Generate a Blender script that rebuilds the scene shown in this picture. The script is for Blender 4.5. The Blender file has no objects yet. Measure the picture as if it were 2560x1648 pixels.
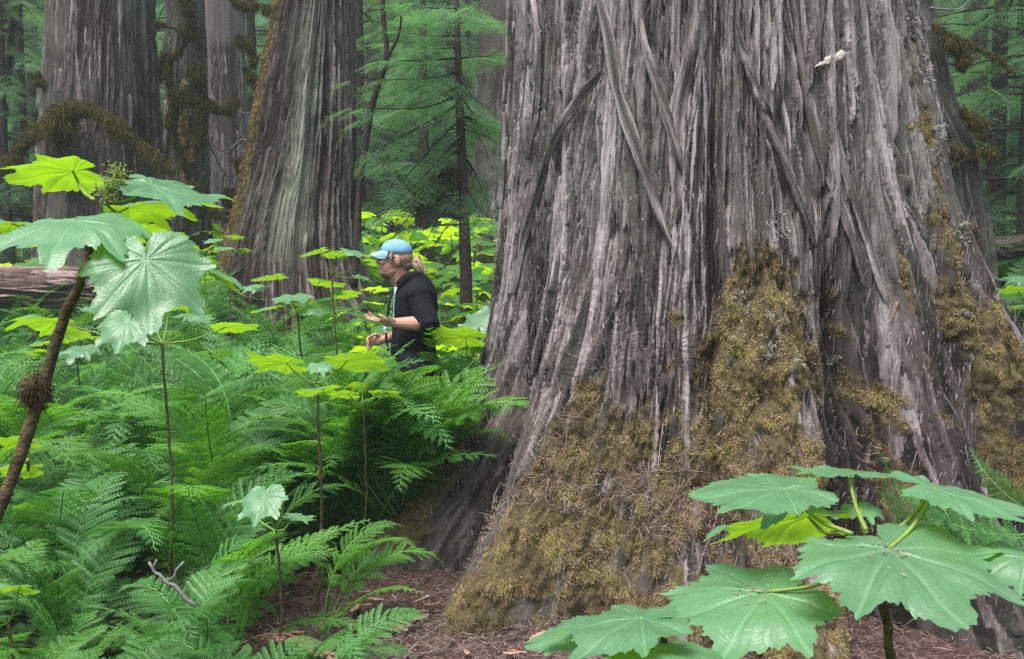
import bpy, bmesh, math, random
import numpy as np
from mathutils import Vector, Matrix, Euler
random.seed(11)
rng = np.random.default_rng(11)
rad = math.radians
scene = bpy.context.scene
COL = scene.collection
FPX, CX, CY, CAMZ = 2490.0, 1280.0, 824.0, 1.65      # the photograph's lens, in its own pixels
PITCH = math.atan(174 / 2490)

def at(px, py, d):
    """world point seen at photo pixel (px, py), d metres ahead of the camera"""
    x = (px - CX) / FPX; y = -(py - CY) / FPX
    c, s = math.cos(PITCH), math.sin(PITCH)
    dy = c + y * s; dz = -s + y * c
    k = d / dy
    return Vector((x * k, d, CAMZ + dz * k))

# ---------------------------------------------------------------- noise
_P = np.random.default_rng(5).permutation(512)
_P = np.concatenate([_P, _P, _P])
_G = np.random.default_rng(6).uniform(0, 2 * np.pi, 512)
_GX, _GY = np.cos(_G), np.sin(_G)
def noise2(x, y, seed=0):
    x = np.asarray(x, float) + seed * 37.17; y = np.asarray(y, float) + seed * 11.93
    xi = np.floor(x).astype(int); yi = np.floor(y).astype(int)
    xf = x - xi; yf = y - yi
    u = xf * xf * xf * (xf * (xf * 6 - 15) + 10); v = yf * yf * yf * (yf * (yf * 6 - 15) + 10)
    xi &= 511; yi &= 511
    def g(ix, iy, fx, fy):
        h = _P[_P[ix & 511] + (iy & 511)]
        return _GX[h] * fx + _GY[h] * fy
    a = g(xi, yi, xf, yf); b = g(xi + 1, yi, xf - 1, yf)
    c = g(xi, yi + 1, xf, yf - 1); d = g(xi + 1, yi + 1, xf - 1, yf - 1)
    return ((a * (1 - u) + b * u) * (1 - v) + (c * (1 - u) + d * u) * v) * 1.5
def fbm2(x, y, o=4, seed=0):
    t = 0; a = 1; n = 0
    for i in range(o):
        t = t + a * noise2(x * 2 ** i, y * 2 ** i, seed + i * 3); n += a; a *= .5
    return t / n
def sstep(a, b, x):
    t = np.clip((np.asarray(x, float) - a) / (b - a), 0, 1); return t * t * (3 - 2 * t)

# ---------------------------------------------------------------- mesh + object helpers
def mesh_np(name, V, faces, mats=None, attrs=None, smooth=True, matidx=None):
    V = np.asarray(V, np.float32)
    me = bpy.data.meshes.new(name)
    if not isinstance(faces, (list, tuple)): faces = [faces]
    faces = [np.asarray(f, np.int32) for f in faces if len(f)]
    loops = np.concatenate([f.ravel() for f in faces])
    tot = np.concatenate([np.full(len(f), f.shape[1], np.int32) for f in faces])
    start = np.concatenate([[0], np.cumsum(tot)[:-1]]).astype(np.int32)
    me.vertices.add(len(V)); me.vertices.foreach_set('co', V.ravel())
    me.loops.add(len(loops)); me.loops.foreach_set('vertex_index', loops)
    me.polygons.add(len(tot)); me.polygons.foreach_set('loop_start', start)
    me.polygons.foreach_set('loop_total', tot)
    me.polygons.foreach_set('use_smooth', np.full(len(tot), smooth))
    for m in (mats or []): me.materials.append(m)
    if matidx is not None: me.polygons.foreach_set('material_index', np.asarray(matidx, np.int32))
    for k, a in (attrs or {}).items():
        at_ = me.attributes.new(k, 'FLOAT', 'POINT'); at_.data.foreach_set('value', np.asarray(a, np.float32).ravel())
    me.update(); me.validate()
    return me
class MB:
    """collects shapes that become ONE mesh"""
    def __init__(s): s.V = []; s.F4 = []; s.F3 = []; s.n = 0; s.A = []
    def add(s, V, F, tone=0.5):
        V = np.asarray(V, float).reshape(-1, 3)
        F = np.asarray(F, int)
        if len(F):
            (s.F4 if F.shape[1] == 4 else s.F3).append(F + s.n)
        s.V.append(V); s.n += len(V)
        s.A.append(np.broadcast_to(np.asarray(tone, float), (len(V),)))
        return s
    def tube(s, pts, rads, k=8, tone=.5, cap=True):
        pts = np.array([tuple(p) for p in pts], float); n = len(pts)
        rads = np.broadcast_to(np.asarray(rads, float), (n,))
        T = np.gradient(pts, axis=0); T /= np.linalg.norm(T, axis=1)[:, None] + 1e-9
        ref = np.array([0, 0, 1.]) if abs(T[0][2]) < .9 else np.array([1., 0, 0])
        ang = np.arange(k) / k * 2 * np.pi
        V = []; u = np.cross(T[0], ref); u /= np.linalg.norm(u)
        for i in range(n):
            u = u - T[i] * u.dot(T[i]); u /= np.linalg.norm(u) + 1e-9
            w = np.cross(T[i], u)
            V.append(pts[i] + rads[i] * (np.cos(ang)[:, None] * u + np.sin(ang)[:, None] * w))
        V = np.concatenate(V)
        i = np.arange(n - 1)[:, None] * k; j = np.arange(k)[None]; j2 = (j + 1) % k
        F = np.stack([i + j, i + j2, i + k + j2, i + k + j], -1).reshape(-1, 4)
        tt = tone if np.ndim(tone) == 0 else np.repeat(np.asarray(tone), k)
        b = s.n
        s.add(V, F, tt)
        if cap:
            c0, c1 = pts[0], pts[-1]
            s.add([c0, c1], np.zeros((0, 3), int), tone if np.ndim(tone) == 0 else tone[0])
            s.F3.append(np.array([[b + (q + 1) % k, b + q, b + n * k] for q in range(k)] +
                                 [[b + (n - 1) * k + q, b + (n - 1) * k + (q + 1) % k, b + n * k + 1] for q in range(k)]))
        return s
    def ball(s, c, r, rot=None, nu=14, nv=9, tone=.5, f=None):
        u = np.arange(nu) / nu * 2 * np.pi; v = np.linspace(0, np.pi, nv)
        P = np.stack([np.sin(v)[:, None] * np.cos(u), np.sin(v)[:, None] * np.sin(u), np.cos(v)[:, None] * np.ones(nu)], -1).reshape(-1, 3)
        P = P * np.asarray(r, float)
        if f is not None: P = f(P)
        if rot is not None: P = P @ np.array(Euler(rot).to_matrix()).T
        P = P + np.asarray(tuple(c), float)
        i = np.arange(nv - 1)[:, None] * nu; j = np.arange(nu)[None]; j2 = (j + 1) % nu
        return s.add(P, np.stack([i + j, i + nu + j, i + nu + j2, i + j2], -1).reshape(-1, 4), tone)
    def mesh(s, name, mats, smooth=True):
        fs = ([np.concatenate(s.F4)] if s.F4 else []) + ([np.concatenate(s.F3)] if s.F3 else [])
        return mesh_np(name, np.concatenate(s.V), fs, mats, {'tone': np.concatenate(s.A)}, smooth)
def link(name, me, parent=None):
    o = bpy.data.objects.new(name, me); COL.objects.link(o)
    if parent: o.parent = parent
    return o
def tag(o, label=None, cat=None, group=None, kind=None):
    if label: o['label'] = label
    if cat: o['category'] = cat
    if group: o['group'] = group
    if kind: o['kind'] = kind
    return o
def empty(name, loc=(0, 0, 0), rz=0):
    o = bpy.data.objects.new(name, None); COL.objects.link(o); o.location = loc; o.rotation_euler = (0, 0, rz); o.empty_display_size = .1
    return o
def spline(pts, n):
    """smooth curve through pts (Catmull-Rom), n samples"""
    P = np.array([tuple(p) for p in pts], float)
    if len(P) == 2: return P[0] + np.linspace(0, 1, n)[:, None] * (P[1] - P[0])
    P = np.vstack([2 * P[0] - P[1], P, 2 * P[-1] - P[-2]])
    t = np.linspace(0, len(P) - 3 - 1e-6, n); i = t.astype(int); f = (t - i)[:, None]
    a, b, c, d = P[i], P[i + 1], P[i + 2], P[i + 3]
    return .5 * (2 * b + (c - a) * f + (2 * a - 5 * b + 4 * c - d) * f ** 2 + (3 * b - a - 3 * c + d) * f ** 3)

# ---------------------------------------------------------------- materials
def lin(r, g, b):
    f = lambda c: ((c / 255 + .055) / 1.055) ** 2.4 if c > 10 else c / 255 / 12.92
    return (f(r), f(g), f(b), 1)
def new_mat(name):
    m = bpy.data.materials.new(name); m.use_nodes = True
    nt = m.node_tree; nt.nodes.clear()
    out = nt.nodes.new('ShaderNodeOutputMaterial')
    return m, nt, out
def N(nt, t, **kw):
    n = nt.nodes.new('ShaderNode' + t)
    for k, v in kw.items(): setattr(n, k, v)
    return n
def ramp(nt, fac, stops):
    r = N(nt, 'ValToRGB'); e = r.color_ramp.elements
    while len(e) < len(stops): e.new(.5)
    for el, (p, c) in zip(e, stops): el.position = p; el.color = c
    nt.links.new(fac, r.inputs[0]); return r.outputs[0]
def attr(nt, name): return N(nt, 'Attribute', attribute_name=name).outputs['Fac']
def mth(nt, op, a, b=None, c=None, clamp=False):
    n = N(nt, 'Math', operation=op); n.use_clamp = clamp
    for i, v in enumerate((a, b, c)):
        if v is None: continue
        if isinstance(v, (int, float)): n.inputs[i].default_value = v
        else: nt.links.new(v, n.inputs[i])
    return n.outputs[0]
def mixc(nt, fac, a, b, mode='MIX'):
    n = N(nt, 'Mix', data_type='RGBA', blend_type=mode)
    for i, v in ((0, fac), (6, a), (7, b)):
        if isinstance(v, (int, float)): n.inputs[i].default_value = v
        elif isinstance(v, tuple): n.inputs[i].default_value = v
        else: nt.links.new(v, n.inputs[i])
    return n.outputs[2]
def nz(nt, scale, detail=3, rough=.55, vec=None, stretch=None):
    n = N(nt, 'TexNoise'); n.inputs['Scale'].default_value = scale; n.inputs['Detail'].default_value = detail; n.inputs['Roughness'].default_value = rough
    if vec is None: vec = N(nt, 'TexCoord').outputs['Object']
    if stretch:
        mp = N(nt, 'Mapping'); mp.inputs['Scale'].default_value = stretch; nt.links.new(vec, mp.inputs[0]); vec = mp.outputs[0]
    nt.links.new(vec, n.inputs['Vector']); return n.outputs['Fac']
def princ(nt, col, rough=.8, spec=.3, bump=None, bstr=.3, bdist=.01):
    p = N(nt, 'BsdfPrincipled')
    if isinstance(col, tuple): p.inputs['Base Color'].default_value = col
    else: nt.links.new(col, p.inputs['Base Color'])
    if isinstance(rough, (int, float)): p.inputs['Roughness'].default_value = rough
    else: nt.links.new(rough, p.inputs['Roughness'])
    p.inputs['Specular IOR Level'].default_value = spec
    if bump is not None:
        b = N(nt, 'Bump'); b.inputs['Strength'].default_value = bstr; b.inputs['Distance'].default_value = bdist
        nt.links.new(bump, b.inputs['Height']); nt.links.new(b.outputs[0], p.inputs['Normal'])
    return p

def bark_mat(name, dark, mid, light, moss=(.12, .09, .03), moss2=(.2, .17, .035), lichen=.35):
    m, nt, out = new_mat(name)
    tone = attr(nt, 'tone'); ms = attr(nt, 'moss'); lich = attr(nt, 'lichen')
    n1 = nz(nt, 6, 4, .6, stretch=(6, 6, .5)); n2 = nz(nt, 40, 3, .6, stretch=(3, 3, .15))
    v = mth(nt, 'ADD', mth(nt, 'MULTIPLY', n1, .35), mth(nt, 'MULTIPLY', n2, .5))
    v = mth(nt, 'ADD', v, mth(nt, 'MULTIPLY_ADD', tone, .85, -.50))
    c = ramp(nt, v, [(.08, dark), (.42, mid), (.85, light)])
    n3 = nz(nt, 3, 3, .6)
    c = mixc(nt, mth(nt, 'MULTIPLY', lich, mth(nt, 'MULTIPLY_ADD', n3, 2.2, -.6, clamp=True)), c, (.20, .235, .18, 1))
    n4 = nz(nt, 55, 4, .65); n5 = nz(nt, 5, 3, .6)
    mc = mixc(nt, mth(nt, 'MULTIPLY_ADD', n5, 4, -1.75, clamp=True), moss + (1,), moss2 + (1,))
    mc = mixc(nt, mth(nt, 'MULTIPLY_ADD', n4, 2, -.6, clamp=True), (moss[0] * .3, moss[1] * .28, moss[2] * .4, 1), mc)
    mm = mth(nt, 'MULTIPLY_ADD', mth(nt, 'ADD', ms, mth(nt, 'MULTIPLY_ADD', n4, .7, -.35)), 3.0, -1.0, clamp=True)
    c = mixc(nt, mm, c, mc)
    p = princ(nt, c, .85, .2, mth(nt, 'ADD', n2, mth(nt, 'MULTIPLY', n4, .4)), .55, .012)
    nt.links.new(p.outputs[0], out.inputs[0]); return m
def leaf_mat(name, top, trans, fac=.4, rough=.45, spec=.5, var=.25, vein=0, scale=7):
    """a thin leaf: gloss and diffuse on the surface, light coming through it"""
    m, nt, out = new_mat(name)
    oi = N(nt, 'ObjectInfo').outputs['Random']; t = attr(nt, 'tone')
    n = nz(nt, scale, 2, .5)
    f = mth(nt, 'ADD', mth(nt, 'MULTIPLY', oi, .6), mth(nt, 'MULTIPLY', n, .4))
    a = tuple(c * (1 - var) for c in top[:3]) + (1,); b = tuple(min(1, c * (1 + var)) for c in top[:3]) + (1,)
    c = mixc(nt, f, a, b)
    c = mixc(nt, mth(nt, 'MULTIPLY_ADD', t, 2, -1, clamp=True), c, tuple(min(1, x * 1.7 + .04) for x in top[:3]) + (1,))
    tc = mixc(nt, f, tuple(x * (1 - var) for x in trans[:3]) + (1,), tuple(min(1, x * (1 + var)) for x in trans[:3]) + (1,))
    if vein: c = mixc(nt, mth(nt, 'MULTIPLY', attr(nt, 'vein'), vein), c, tuple(min(1, x * 1.8 + .06) for x in top[:3]) + (1,)); tc = mixc(nt, mth(nt, 'MULTIPLY', attr(nt, 'vein'), .6), tc, tuple(x * .45 for x in trans[:3]) + (1,))
    hb = nz(nt, 60, 3, .6)
    if vein:
        vo = N(nt, 'TexVoronoi', feature='DISTANCE_TO_EDGE'); vo.inputs['Scale'].default_value = 26
        nt.links.new(N(nt, 'TexCoord').outputs['Object'], vo.inputs['Vector'])
        net = mth(nt, 'SUBTRACT', 1, mth(nt, 'MULTIPLY', vo.outputs['Distance'], 9, clamp=True), clamp=True)
        c = mixc(nt, mth(nt, 'MULTIPLY', net, .16), c, tuple(x * .5 for x in top[:3]) + (1,))
        sp = mth(nt, 'MULTIPLY_ADD', nz(nt, 17, 2, .5), 14, -10.2, clamp=True)
        c = mixc(nt, mth(nt, 'MULTIPLY', sp, .75), c, (.13, .085, .03, 1)); tc = mixc(nt, mth(nt, 'MULTIPLY', sp, .75), tc, (.10, .06, .01, 1))
        hb = mth(nt, 'ADD', hb, mth(nt, 'MULTIPLY', net, -.8))
    p = princ(nt, c, rough, spec, hb, .16 if vein else .25, .005 if vein else .004)
    tr = N(nt, 'BsdfTranslucent'); nt.links.new(tc, tr.inputs[0])
    mx = N(nt, 'MixShader'); mx.inputs[0].default_value = fac
    nt.links.new(p.outputs[0], mx.inputs[1]); nt.links.new(tr.outputs[0], mx.inputs[2])
    nt.links.new(mx.outputs[0], out.inputs[0]); return m
def plain_mat(name, a, b, scale=8, rough=.8, spec=.3, bump=.3, bscale=40, bdist=.01, tone=0):
    m, nt, out = new_mat(name)
    f = nz(nt, scale, 4, .6)
    f = mth(nt, 'MULTIPLY_ADD', f, 2, -.5, clamp=True)
    if tone: f = mth(nt, 'ADD', mth(nt, 'MULTIPLY', f, 1 - tone), mth(nt, 'MULTIPLY', attr(nt, 'tone'), tone))
    c = mixc(nt, f, tuple(a) + (1,), tuple(b) + (1,))
    p = princ(nt, c, rough, spec, nz(nt, bscale, 4, .6), bump, bdist)
    nt.links.new(p.outputs[0], out.inputs[0]); return m

M = {}
M['bark'] = bark_mat('weathered_cedar_bark', (.010, .007, .006, 1), (.076, .058, .055, 1), (.365, .318, .32, 1), (.13, .098, .042), (.17, .155, .045))
M['bark_far'] = bark_mat('far_cedar_bark', (.018, .012, .011, 1), (.105, .076, .070, 1), (.295, .25, .245, 1))
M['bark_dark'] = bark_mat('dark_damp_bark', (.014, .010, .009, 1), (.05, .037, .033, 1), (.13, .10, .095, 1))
M['log'] = bark_mat('fallen_log_bark', (.03, .018, .016, 1), (.15, .10, .09, 1), (.36, .27, .25, 1))
M['moss'] = None
def moss_mat():
    m, nt, out = new_mat('hanging_moss')
    t = attr(nt, 'tone'); n = nz(nt, 4.5, 4, .65); n2 = nz(nt, 22, 3, .6)
    f = mth(nt, 'ADD', mth(nt, 'MULTIPLY_ADD', n, 2.6, -1.05), mth(nt, 'MULTIPLY_ADD', t, .7, -.25))
    f = mth(nt, 'ADD', f, mth(nt, 'MULTIPLY_ADD', n2, .8, -.4))
    c = ramp(nt, f, [(0, (.06, .040, .023, 1)), (.28, (.205, .145, .072, 1)), (.58, (.43, .335, .17, 1)), (.8, (.33, .29, .08, 1)), (1, (.27, .285, .055, 1))])
    p = princ(nt, c, .9, .15)
    tr = N(nt, 'BsdfTranslucent'); nt.links.new(c, tr.inputs[0])
    mx = N(nt, 'MixShader'); mx.inputs[0].default_value = .25
    nt.links.new(p.outputs[0], mx.inputs[1]); nt.links.new(tr.outputs[0], mx.inputs[2]); nt.links.new(mx.outputs[0], out.inputs[0])
    return m
M['moss'] = moss_mat()
M['branch_moss'] = plain_mat('branch_moss', (.035, .028, .008), (.13, .11, .02), 9, .95, .1, .8, 60, .02, tone=.5)
M['lichen'] = plain_mat('grey_lichen', (.25, .24, .2), (.5, .48, .42), 20, .9, .1, tone=.5)
M['fibre'] = plain_mat('bark_fibre', (.05, .037, .035), (.40, .345, .345), 5, .85, .15, .2, 60, .004, tone=.75)
M['twig'] = plain_mat('dry_twigs', (.10, .065, .055), (.36, .27, .24), 6, .85, .15, .2, 60, .004, tone=.75)
M['wood_dark'] = plain_mat('dark_branch_wood', (.018, .013, .012), (.06, .045, .04), 14, .85, .2, .5, 70)
M['wood_grey'] = plain_mat('grey_dead_wood', (.09, .08, .078), (.30, .27, .26), 14, .8, .2, .5, 70, tone=.4)
M['wood_pale'] = plain_mat('pale_split_wood', (.22, .16, .12), (.62, .55, .48), 60, .7, .3, .4, 90, .004)
M['chip'] = plain_mat('orange_brown_chip', (.20, .11, .07), (.42, .27, .2), 25, .7, .3, .4, 90, .004)
M['club'] = leaf_mat('devils_club_leaf', (.12, .275, .13), (.32, .60, .012), .42, .40, .8, .18, vein=.42)
M['club_far'] = leaf_mat('distant_club_leaf_sunlit_tint', (.09, .235, .05), (.46, .76, .012), .58, .5, .5, .25)  # extra translucency and yellow stand in for sunlight through a canopy gap
M['petiole'] = plain_mat('leaf_stalk', (.09, .15, .025), (.20, .30, .05), 10, .5, .4, .1, 60, .003)
M['stem'] = plain_mat('woody_cane', (.022, .016, .008), (.15, .115, .055), 28, .85, .2, .9, 90, .012)
M['fern'] = leaf_mat('fern_leaflet', (.055, .175, .035), (.13, .40, .02), .30, .5, .45, .35)
M['fern_blue'] = leaf_mat('fern_leaflet_cool', (.064, .188, .042), (.11, .36, .03), .28, .48, .5, .3)
M['fern_light'] = leaf_mat('fern_leaflet_light', (.085, .23, .035), (.20, .52, .02), .38, .5, .45, .3)
M['herb'] = leaf_mat('ground_herb_leaf', (.035, .11, .025), (.09, .25, .02), .25, .55, .4, .4)
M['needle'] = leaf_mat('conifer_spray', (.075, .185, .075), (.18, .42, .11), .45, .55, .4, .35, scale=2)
M['needle_far'] = leaf_mat('conifer_spray_haze_tint', (.095, .205, .13), (.19, .42, .18), .48, .6, .4, .3, scale=1)  # paler and bluer than the near sprays: haze put into the colour
M['needle_dead'] = plain_mat('dead_reddish_spray', (.16, .08, .05), (.36, .22, .16), 12, .85, .15, tone=.5)

# ---------------------------------------------------------------- camera, sky, sun
cam_d = bpy.data.cameras.new('camera'); cam = bpy.data.objects.new('camera', cam_d); COL.objects.link(cam)
cam.location = (0, 0, CAMZ); cam.rotation_euler = (math.pi / 2 - PITCH, 0, 0)
cam_d.sensor_width = 36; cam_d.lens = 36 * FPX / 2560; cam_d.clip_start = .05; cam_d.clip_end = 600
cam_d.dof.use_dof = True; cam_d.dof.focus_distance = 3.6; cam_d.dof.aperture_fstop = 16
scene.camera = cam
SUN_EL, SUN_AZ = rad(70), rad(215)        # high, a little behind the camera's left shoulder
w = bpy.data.worlds.new('World'); scene.world = w; w.use_nodes = True
wn = w.node_tree; bg = wn.nodes['Background']
sk = wn.nodes.new('ShaderNodeTexSky'); sk.sky_type = 'NISHITA'; sk.sun_disc = False
sk.sun_elevation = SUN_EL; sk.sun_rotation = SUN_AZ; sk.air_density = 1.0; sk.dust_density = 3.5; sk.ozone_density = 1.0
wn.links.new(sk.outputs[0], bg.inputs[0]); bg.inputs[1].default_value = .10
sd = bpy.data.lights.new('sun', 'SUN'); sd.energy = 2.6; sd.angle = rad(34); sd.color = (1, .965, .925)
so = bpy.data.objects.new('sun', sd); COL.objects.link(so)
dirv = Vector((math.sin(SUN_AZ) * math.cos(SUN_EL), math.cos(SUN_AZ) * math.cos(SUN_EL), math.sin(SUN_EL)))
so.rotation_euler = dirv.to_track_quat('Z', 'Y').to_euler(); so.location = (0, 0, 30)
scene.view_settings.view_transform = 'Standard'; scene.view_settings.look = 'None'
scene.view_settings.exposure = 1.45; scene.view_settings.gamma = 1
scene.render.engine = 'CYCLES'
cy = scene.cycles; cy.max_bounces = 7; cy.diffuse_bounces = 4; cy.glossy_bounces = 2; cy.transmission_bounces = 4; cy.transparent_max_bounces = 4; cy.volume_bounces = 0
cy.caustics_reflective = False; cy.caustics_refractive = False; cy.use_denoising = False

# ---------------------------------------------------------------- ground
TREE = (1.24, 6.3)
def gz(x, y):
    x = np.asarray(x, float); y = np.asarray(y, float)
    z = .07 * noise2(x * .6, y * .6, 3) + .03 * noise2(x * 2.2, y * 2.2, 4)
    k = np.maximum(0, y - 7.0)
    z = z + .16 * k * k / (k + 1.5)
    z = z + .55 * np.maximum(0, y - 24) ** 1.15 * .55
    z = z + .35 * np.exp(-((x + 4.2) / 2.6) ** 2) * sstep(8.4, 9.8, y)
    z = z + .5 * sstep(3.2, 6, x) * sstep(8, 11, y)
    r = np.hypot(x - TREE[0], y - TREE[1])
    z = z - .03 * sstep(3.2, 1.8, r)
    return z
# ---------------------------------------------------------------- bark as a height field over (arc length, height)
def bark_field(S, Z, seed, n, wmin=.018, wmax=.07, lmin=.35, lmax=2.2, hmax=.024, lean=.06, level=.02, period=None):
    """long overlapping strips of fibrous bark; returns height, tone, strip number"""
    r = np.random.default_rng(seed)
    nz_, nc = S.shape
    s1 = S[0]; z1 = Z[:, 0]; ds = s1[1] - s1[0]
    H = np.zeros_like(S); T = np.full_like(S, .25); ID = np.zeros(S.shape, int)  # gaps between strips start dark: shade put into the tone
    for i in range(n):
        L = r.uniform(lmin, lmax) if r.random() < .75 else r.uniform(lmin * .5, lmin)
        zt = r.uniform(z1[0] - .2, z1[-1] + L * .6); zb = zt - L
        k0, k1 = np.searchsorted(z1, [zb, zt])
        if k1 - k0 < 4: continue
        z = z1[k0:k1]; t = (z - zb) / L
        wd = wmin + (wmax - wmin) * r.random() ** 1.8
        sl = r.normal(0, lean) if r.random() < .85 else r.normal(0, lean * 3.5)
        c = r.uniform(s1[0], s1[-1]) + sl * (z - zt) + .018 * noise2(z * 1.5, z * 0 + i * 3.1, seed) + .006 * noise2(z * 7, z * 0 + i * 3.1, seed)
        hw = .5 * wd * np.minimum(1, np.minimum(t / .3, (1 - t) / .18) ** .6) * (1 + .45 * noise2(z * 4, z * 0 + i, seed + 1) + .14 * noise2(z * 11, z * 0 + i, seed + 1))
        hw = np.maximum(hw, .002)
        h = hmax * r.uniform(.35, 1) * (wd / wmax) ** .5; lv = level * r.random() ** 1.5
        lift = h * 1.1 * r.random() * np.exp(-t / .12)
        c0 = max(0, int((c.min() - hw.max() - s1[0]) / ds) - 1); c1 = min(nc, int((c.max() + hw.max() - s1[0]) / ds) + 2)
        if c1 - c0 < 2: continue
        u = (S[k0:k1, c0:c1] - c[:, None]) / hw[:, None]
        pr = lv + (h + lift)[:, None] * (1 - .55 * np.abs(u) ** 2.5)
        ed = np.clip((1 - np.abs(u)) * hw[:, None] / ds / 1.8, 0, 1)
        pr = np.where(np.abs(u) < 1, pr * ed, -1)
        sub = H[k0:k1, c0:c1]; m = pr > sub
        sub[m] = pr[m]; T[k0:k1, c0:c1][m] = np.clip(r.normal(.55, .2), .05, 1); ID[k0:k1, c0:c1][m] = i + 1
    ph = ID * 7.31
    fib = noise2(S * 130 + ph, Z * 3.2 + ph, seed + 3) * .0035 + noise2(S * 60 + ph * 2, Z * 1.6, seed + 4) * .004
    wp = .35 * noise2(S * 9, Z * 2.2, seed + 9)
    crk = noise2(S * 40 + ph + wp, Z * .8 + ph, seed + 5); crack = np.clip(.20 - np.abs(crk), 0, .20) / .20
    crk2 = noise2(S * 70 + ph + wp, Z * 1.9 + ph, seed + 11); crack2 = np.clip(.22 - np.abs(crk2), 0, .22) / .22
    on = sstep(-.45, .1, noise2(S * 5, Z * 1.0, seed + 8))
    H2 = H + fib - (.022 * crack * on + .011 * crack2 * (1.2 - on)) * (hmax / .03)
    T2 = np.clip(T + 11 * fib + .22 * noise2(S * 55 + ph, Z * 5, seed + 13) + .16 * noise2(S * 5, Z * .8, seed + 6) - .10 * crack * on, 0, 1)  # tone drops in cracks and fibre valleys: crevice shade put into the colour
    return H2, T2, ID

def polar_mesh(name, cx, cy, th, zs, Rr, attrs, mats, cxy=None):
    """closed-around trunk surface; th cols, zs rows, Rr (rows, cols); cxy optional per-row centres"""
    nzr, nc = Rr.shape
    st, ct = np.sin(th), -np.cos(th)
    ox = cx if cxy is None else cxy[:, :1]; oy = cy if cxy is None else cxy[:, 1:]
    V = np.stack([ox + Rr * st, oy + Rr * ct, np.broadcast_to(zs, Rr.shape) if np.ndim(zs) == 2 else np.repeat(zs[:, None], nc, 1)], -1)
    i = np.arange(nzr - 1)[:, None] * nc; j = np.arange(nc)[None]; j2 = (j + 1) % nc
    F = np.stack([i + j, i + j2, i + nc + j2, i + nc + j], -1).reshape(-1, 4)
    return V, mesh_np(name, V.reshape(-1, 3), F, mats, attrs)

def surf_normals(V):
    a = np.gradient(V, axis=1); b = np.gradient(V, axis=0)
    n = np.cross(a, b); return n / (np.linalg.norm(n, axis=2, keepdims=True) + 1e-12)

def blades(P, Nn, length, width, down=.8, seed=0, spread=.6):
    """thin curved wisps of moss: one tapered two-piece blade each"""
    r = np.random.default_rng(seed); n = len(P)
    d = Nn * .55 + r.normal(0, spread * .5, (n, 3)); d[:, 2] -= down * .25
    d /= np.linalg.norm(d, axis=1)[:, None]
    side = np.cross(d, r.normal(size=(n, 3))); side /= np.linalg.norm(side, axis=1)[:, None] + 1e-9
    L = np.asarray(length)[:, None]; W = np.asarray(width)[:, None]
    m = P + d * L * .45
    e = d.copy(); e[:, 2] -= down * 1.3; e += r.normal(0, .2, (n, 3)); e /= np.linalg.norm(e, axis=1)[:, None]
    tip = m + e * L * .6
    base = P - Nn * .004
    V = np.stack([base - side * W * .5, base + side * W * .5, m + side * W * .42, m - side * W * .42, tip], 1).reshape(-1, 3)
    k = np.arange(n)[:, None] * 5
    return V, [k + np.array([0, 1, 2, 3]), k + np.array([3, 2, 4])]

# ---------------------------------------------------------------- the giant cedar
NF, NB, NR = 1560, 150, 1040
thf = np.linspace(rad(-128), rad(108), NF)
thb = np.linspace(rad(108), rad(232), NB + 2)[1:-1]
zf = np.linspace(-.25, 3.75, NR)
zu = np.linspace(3.75, 12, 26)[1:]
R0f = lambda z: np.interp(z, [-.3, 0, .4, .8, 1.2, 1.6, 2.2, 3.0, 6, 12], [1.52, 1.46, 1.38, 1.33, 1.30, 1.275, 1.235, 1.175, 1.06, .90])
BUT = [  # angle, half width (deg), amplitude by height
    (-66, 15, [-.3, 0, .25, .5, .8, 1.1, 1.5, 2.2], [.98, .86, .64, .41, .20, .09, .03, 0]),
    (-37, 11.5, [-.3, 0, .35, .7, 1.0, 1.3, 1.8, 2.6], [1.10, .98, .68, .44, .27, .16, .05, 0]),
    (-16, 9.5, [-.3, 0, .35, .7, 1.0, 1.4, 1.9, 2.8], [.85, .74, .50, .34, .23, .14, .07, 0]),
    (1, 8.5, [-.3, 0, .5, 1.0, 1.4, 1.8, 2.2, 3.0], [.95, .84, .56, .38, .26, .16, .08, 0]),
    (27, 8.0, [-.3, 0, .5, 1.0, 1.5, 2.0, 2.6, 3.4], [1.05, .92, .60, .40, .25, .14, .07, .02]),
    (47, 10, [-.3, 0, .5, 1.0, 1.5, 2.0, 2.6, 3.4], [1.15, 1.02, .72, .50, .32, .18, .09, .03]),
    (82, 15, [-.3, 0, .6, 1.0, 1.4, 1.65, 2.03, 2.4, 3.2], [1.7, 1.5, .94, .66, .38, .17, .01, -.10, -.17]),
    (140, 20, [-.3, 0, .5, 1.0, 1.6, 2.4], [1.0, .8, .5, .3, .1, 0]),
    (195, 20, [-.3, 0, .5, 1.0, 1.6, 2.4], [1.0, .8, .5, .3, .1, 0]),
    (250, 14, [-.3, 0, .5, 1.0, 1.6, 2.4], [.6, .5, .3, .15, .05, 0])]
GRV = [  # clefts: angle at z=0, drift per metre (deg), half width deg, depth, z range
    (-50, -3.5, 4.0, .22, -.3, 1.25), (-25, 1.0, 2.6, .13, -.3, 1.2), (-53, -4.5, 1.3, .10, 1.1, 4.2), (-8.5, -1.0, 1.5, .15, .2, 4.2),
    (14, -.2, 4.8, .20, -.3, 1.7), (36.5, -1.8, 2.4, .16, -.3, 4.2), (20, -3.6, 1.1, .10, 1.2, 4.2), (-35, -2, 1.2, .09, 1.3, 4.2), (-1, 3, 1.0, .07, 1.7, 4.2),
    (61, -2, 2.2, .12, -.3, 4.2), (-78, -1.5, 2.2, .08, .2, 4.2)]
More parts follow.
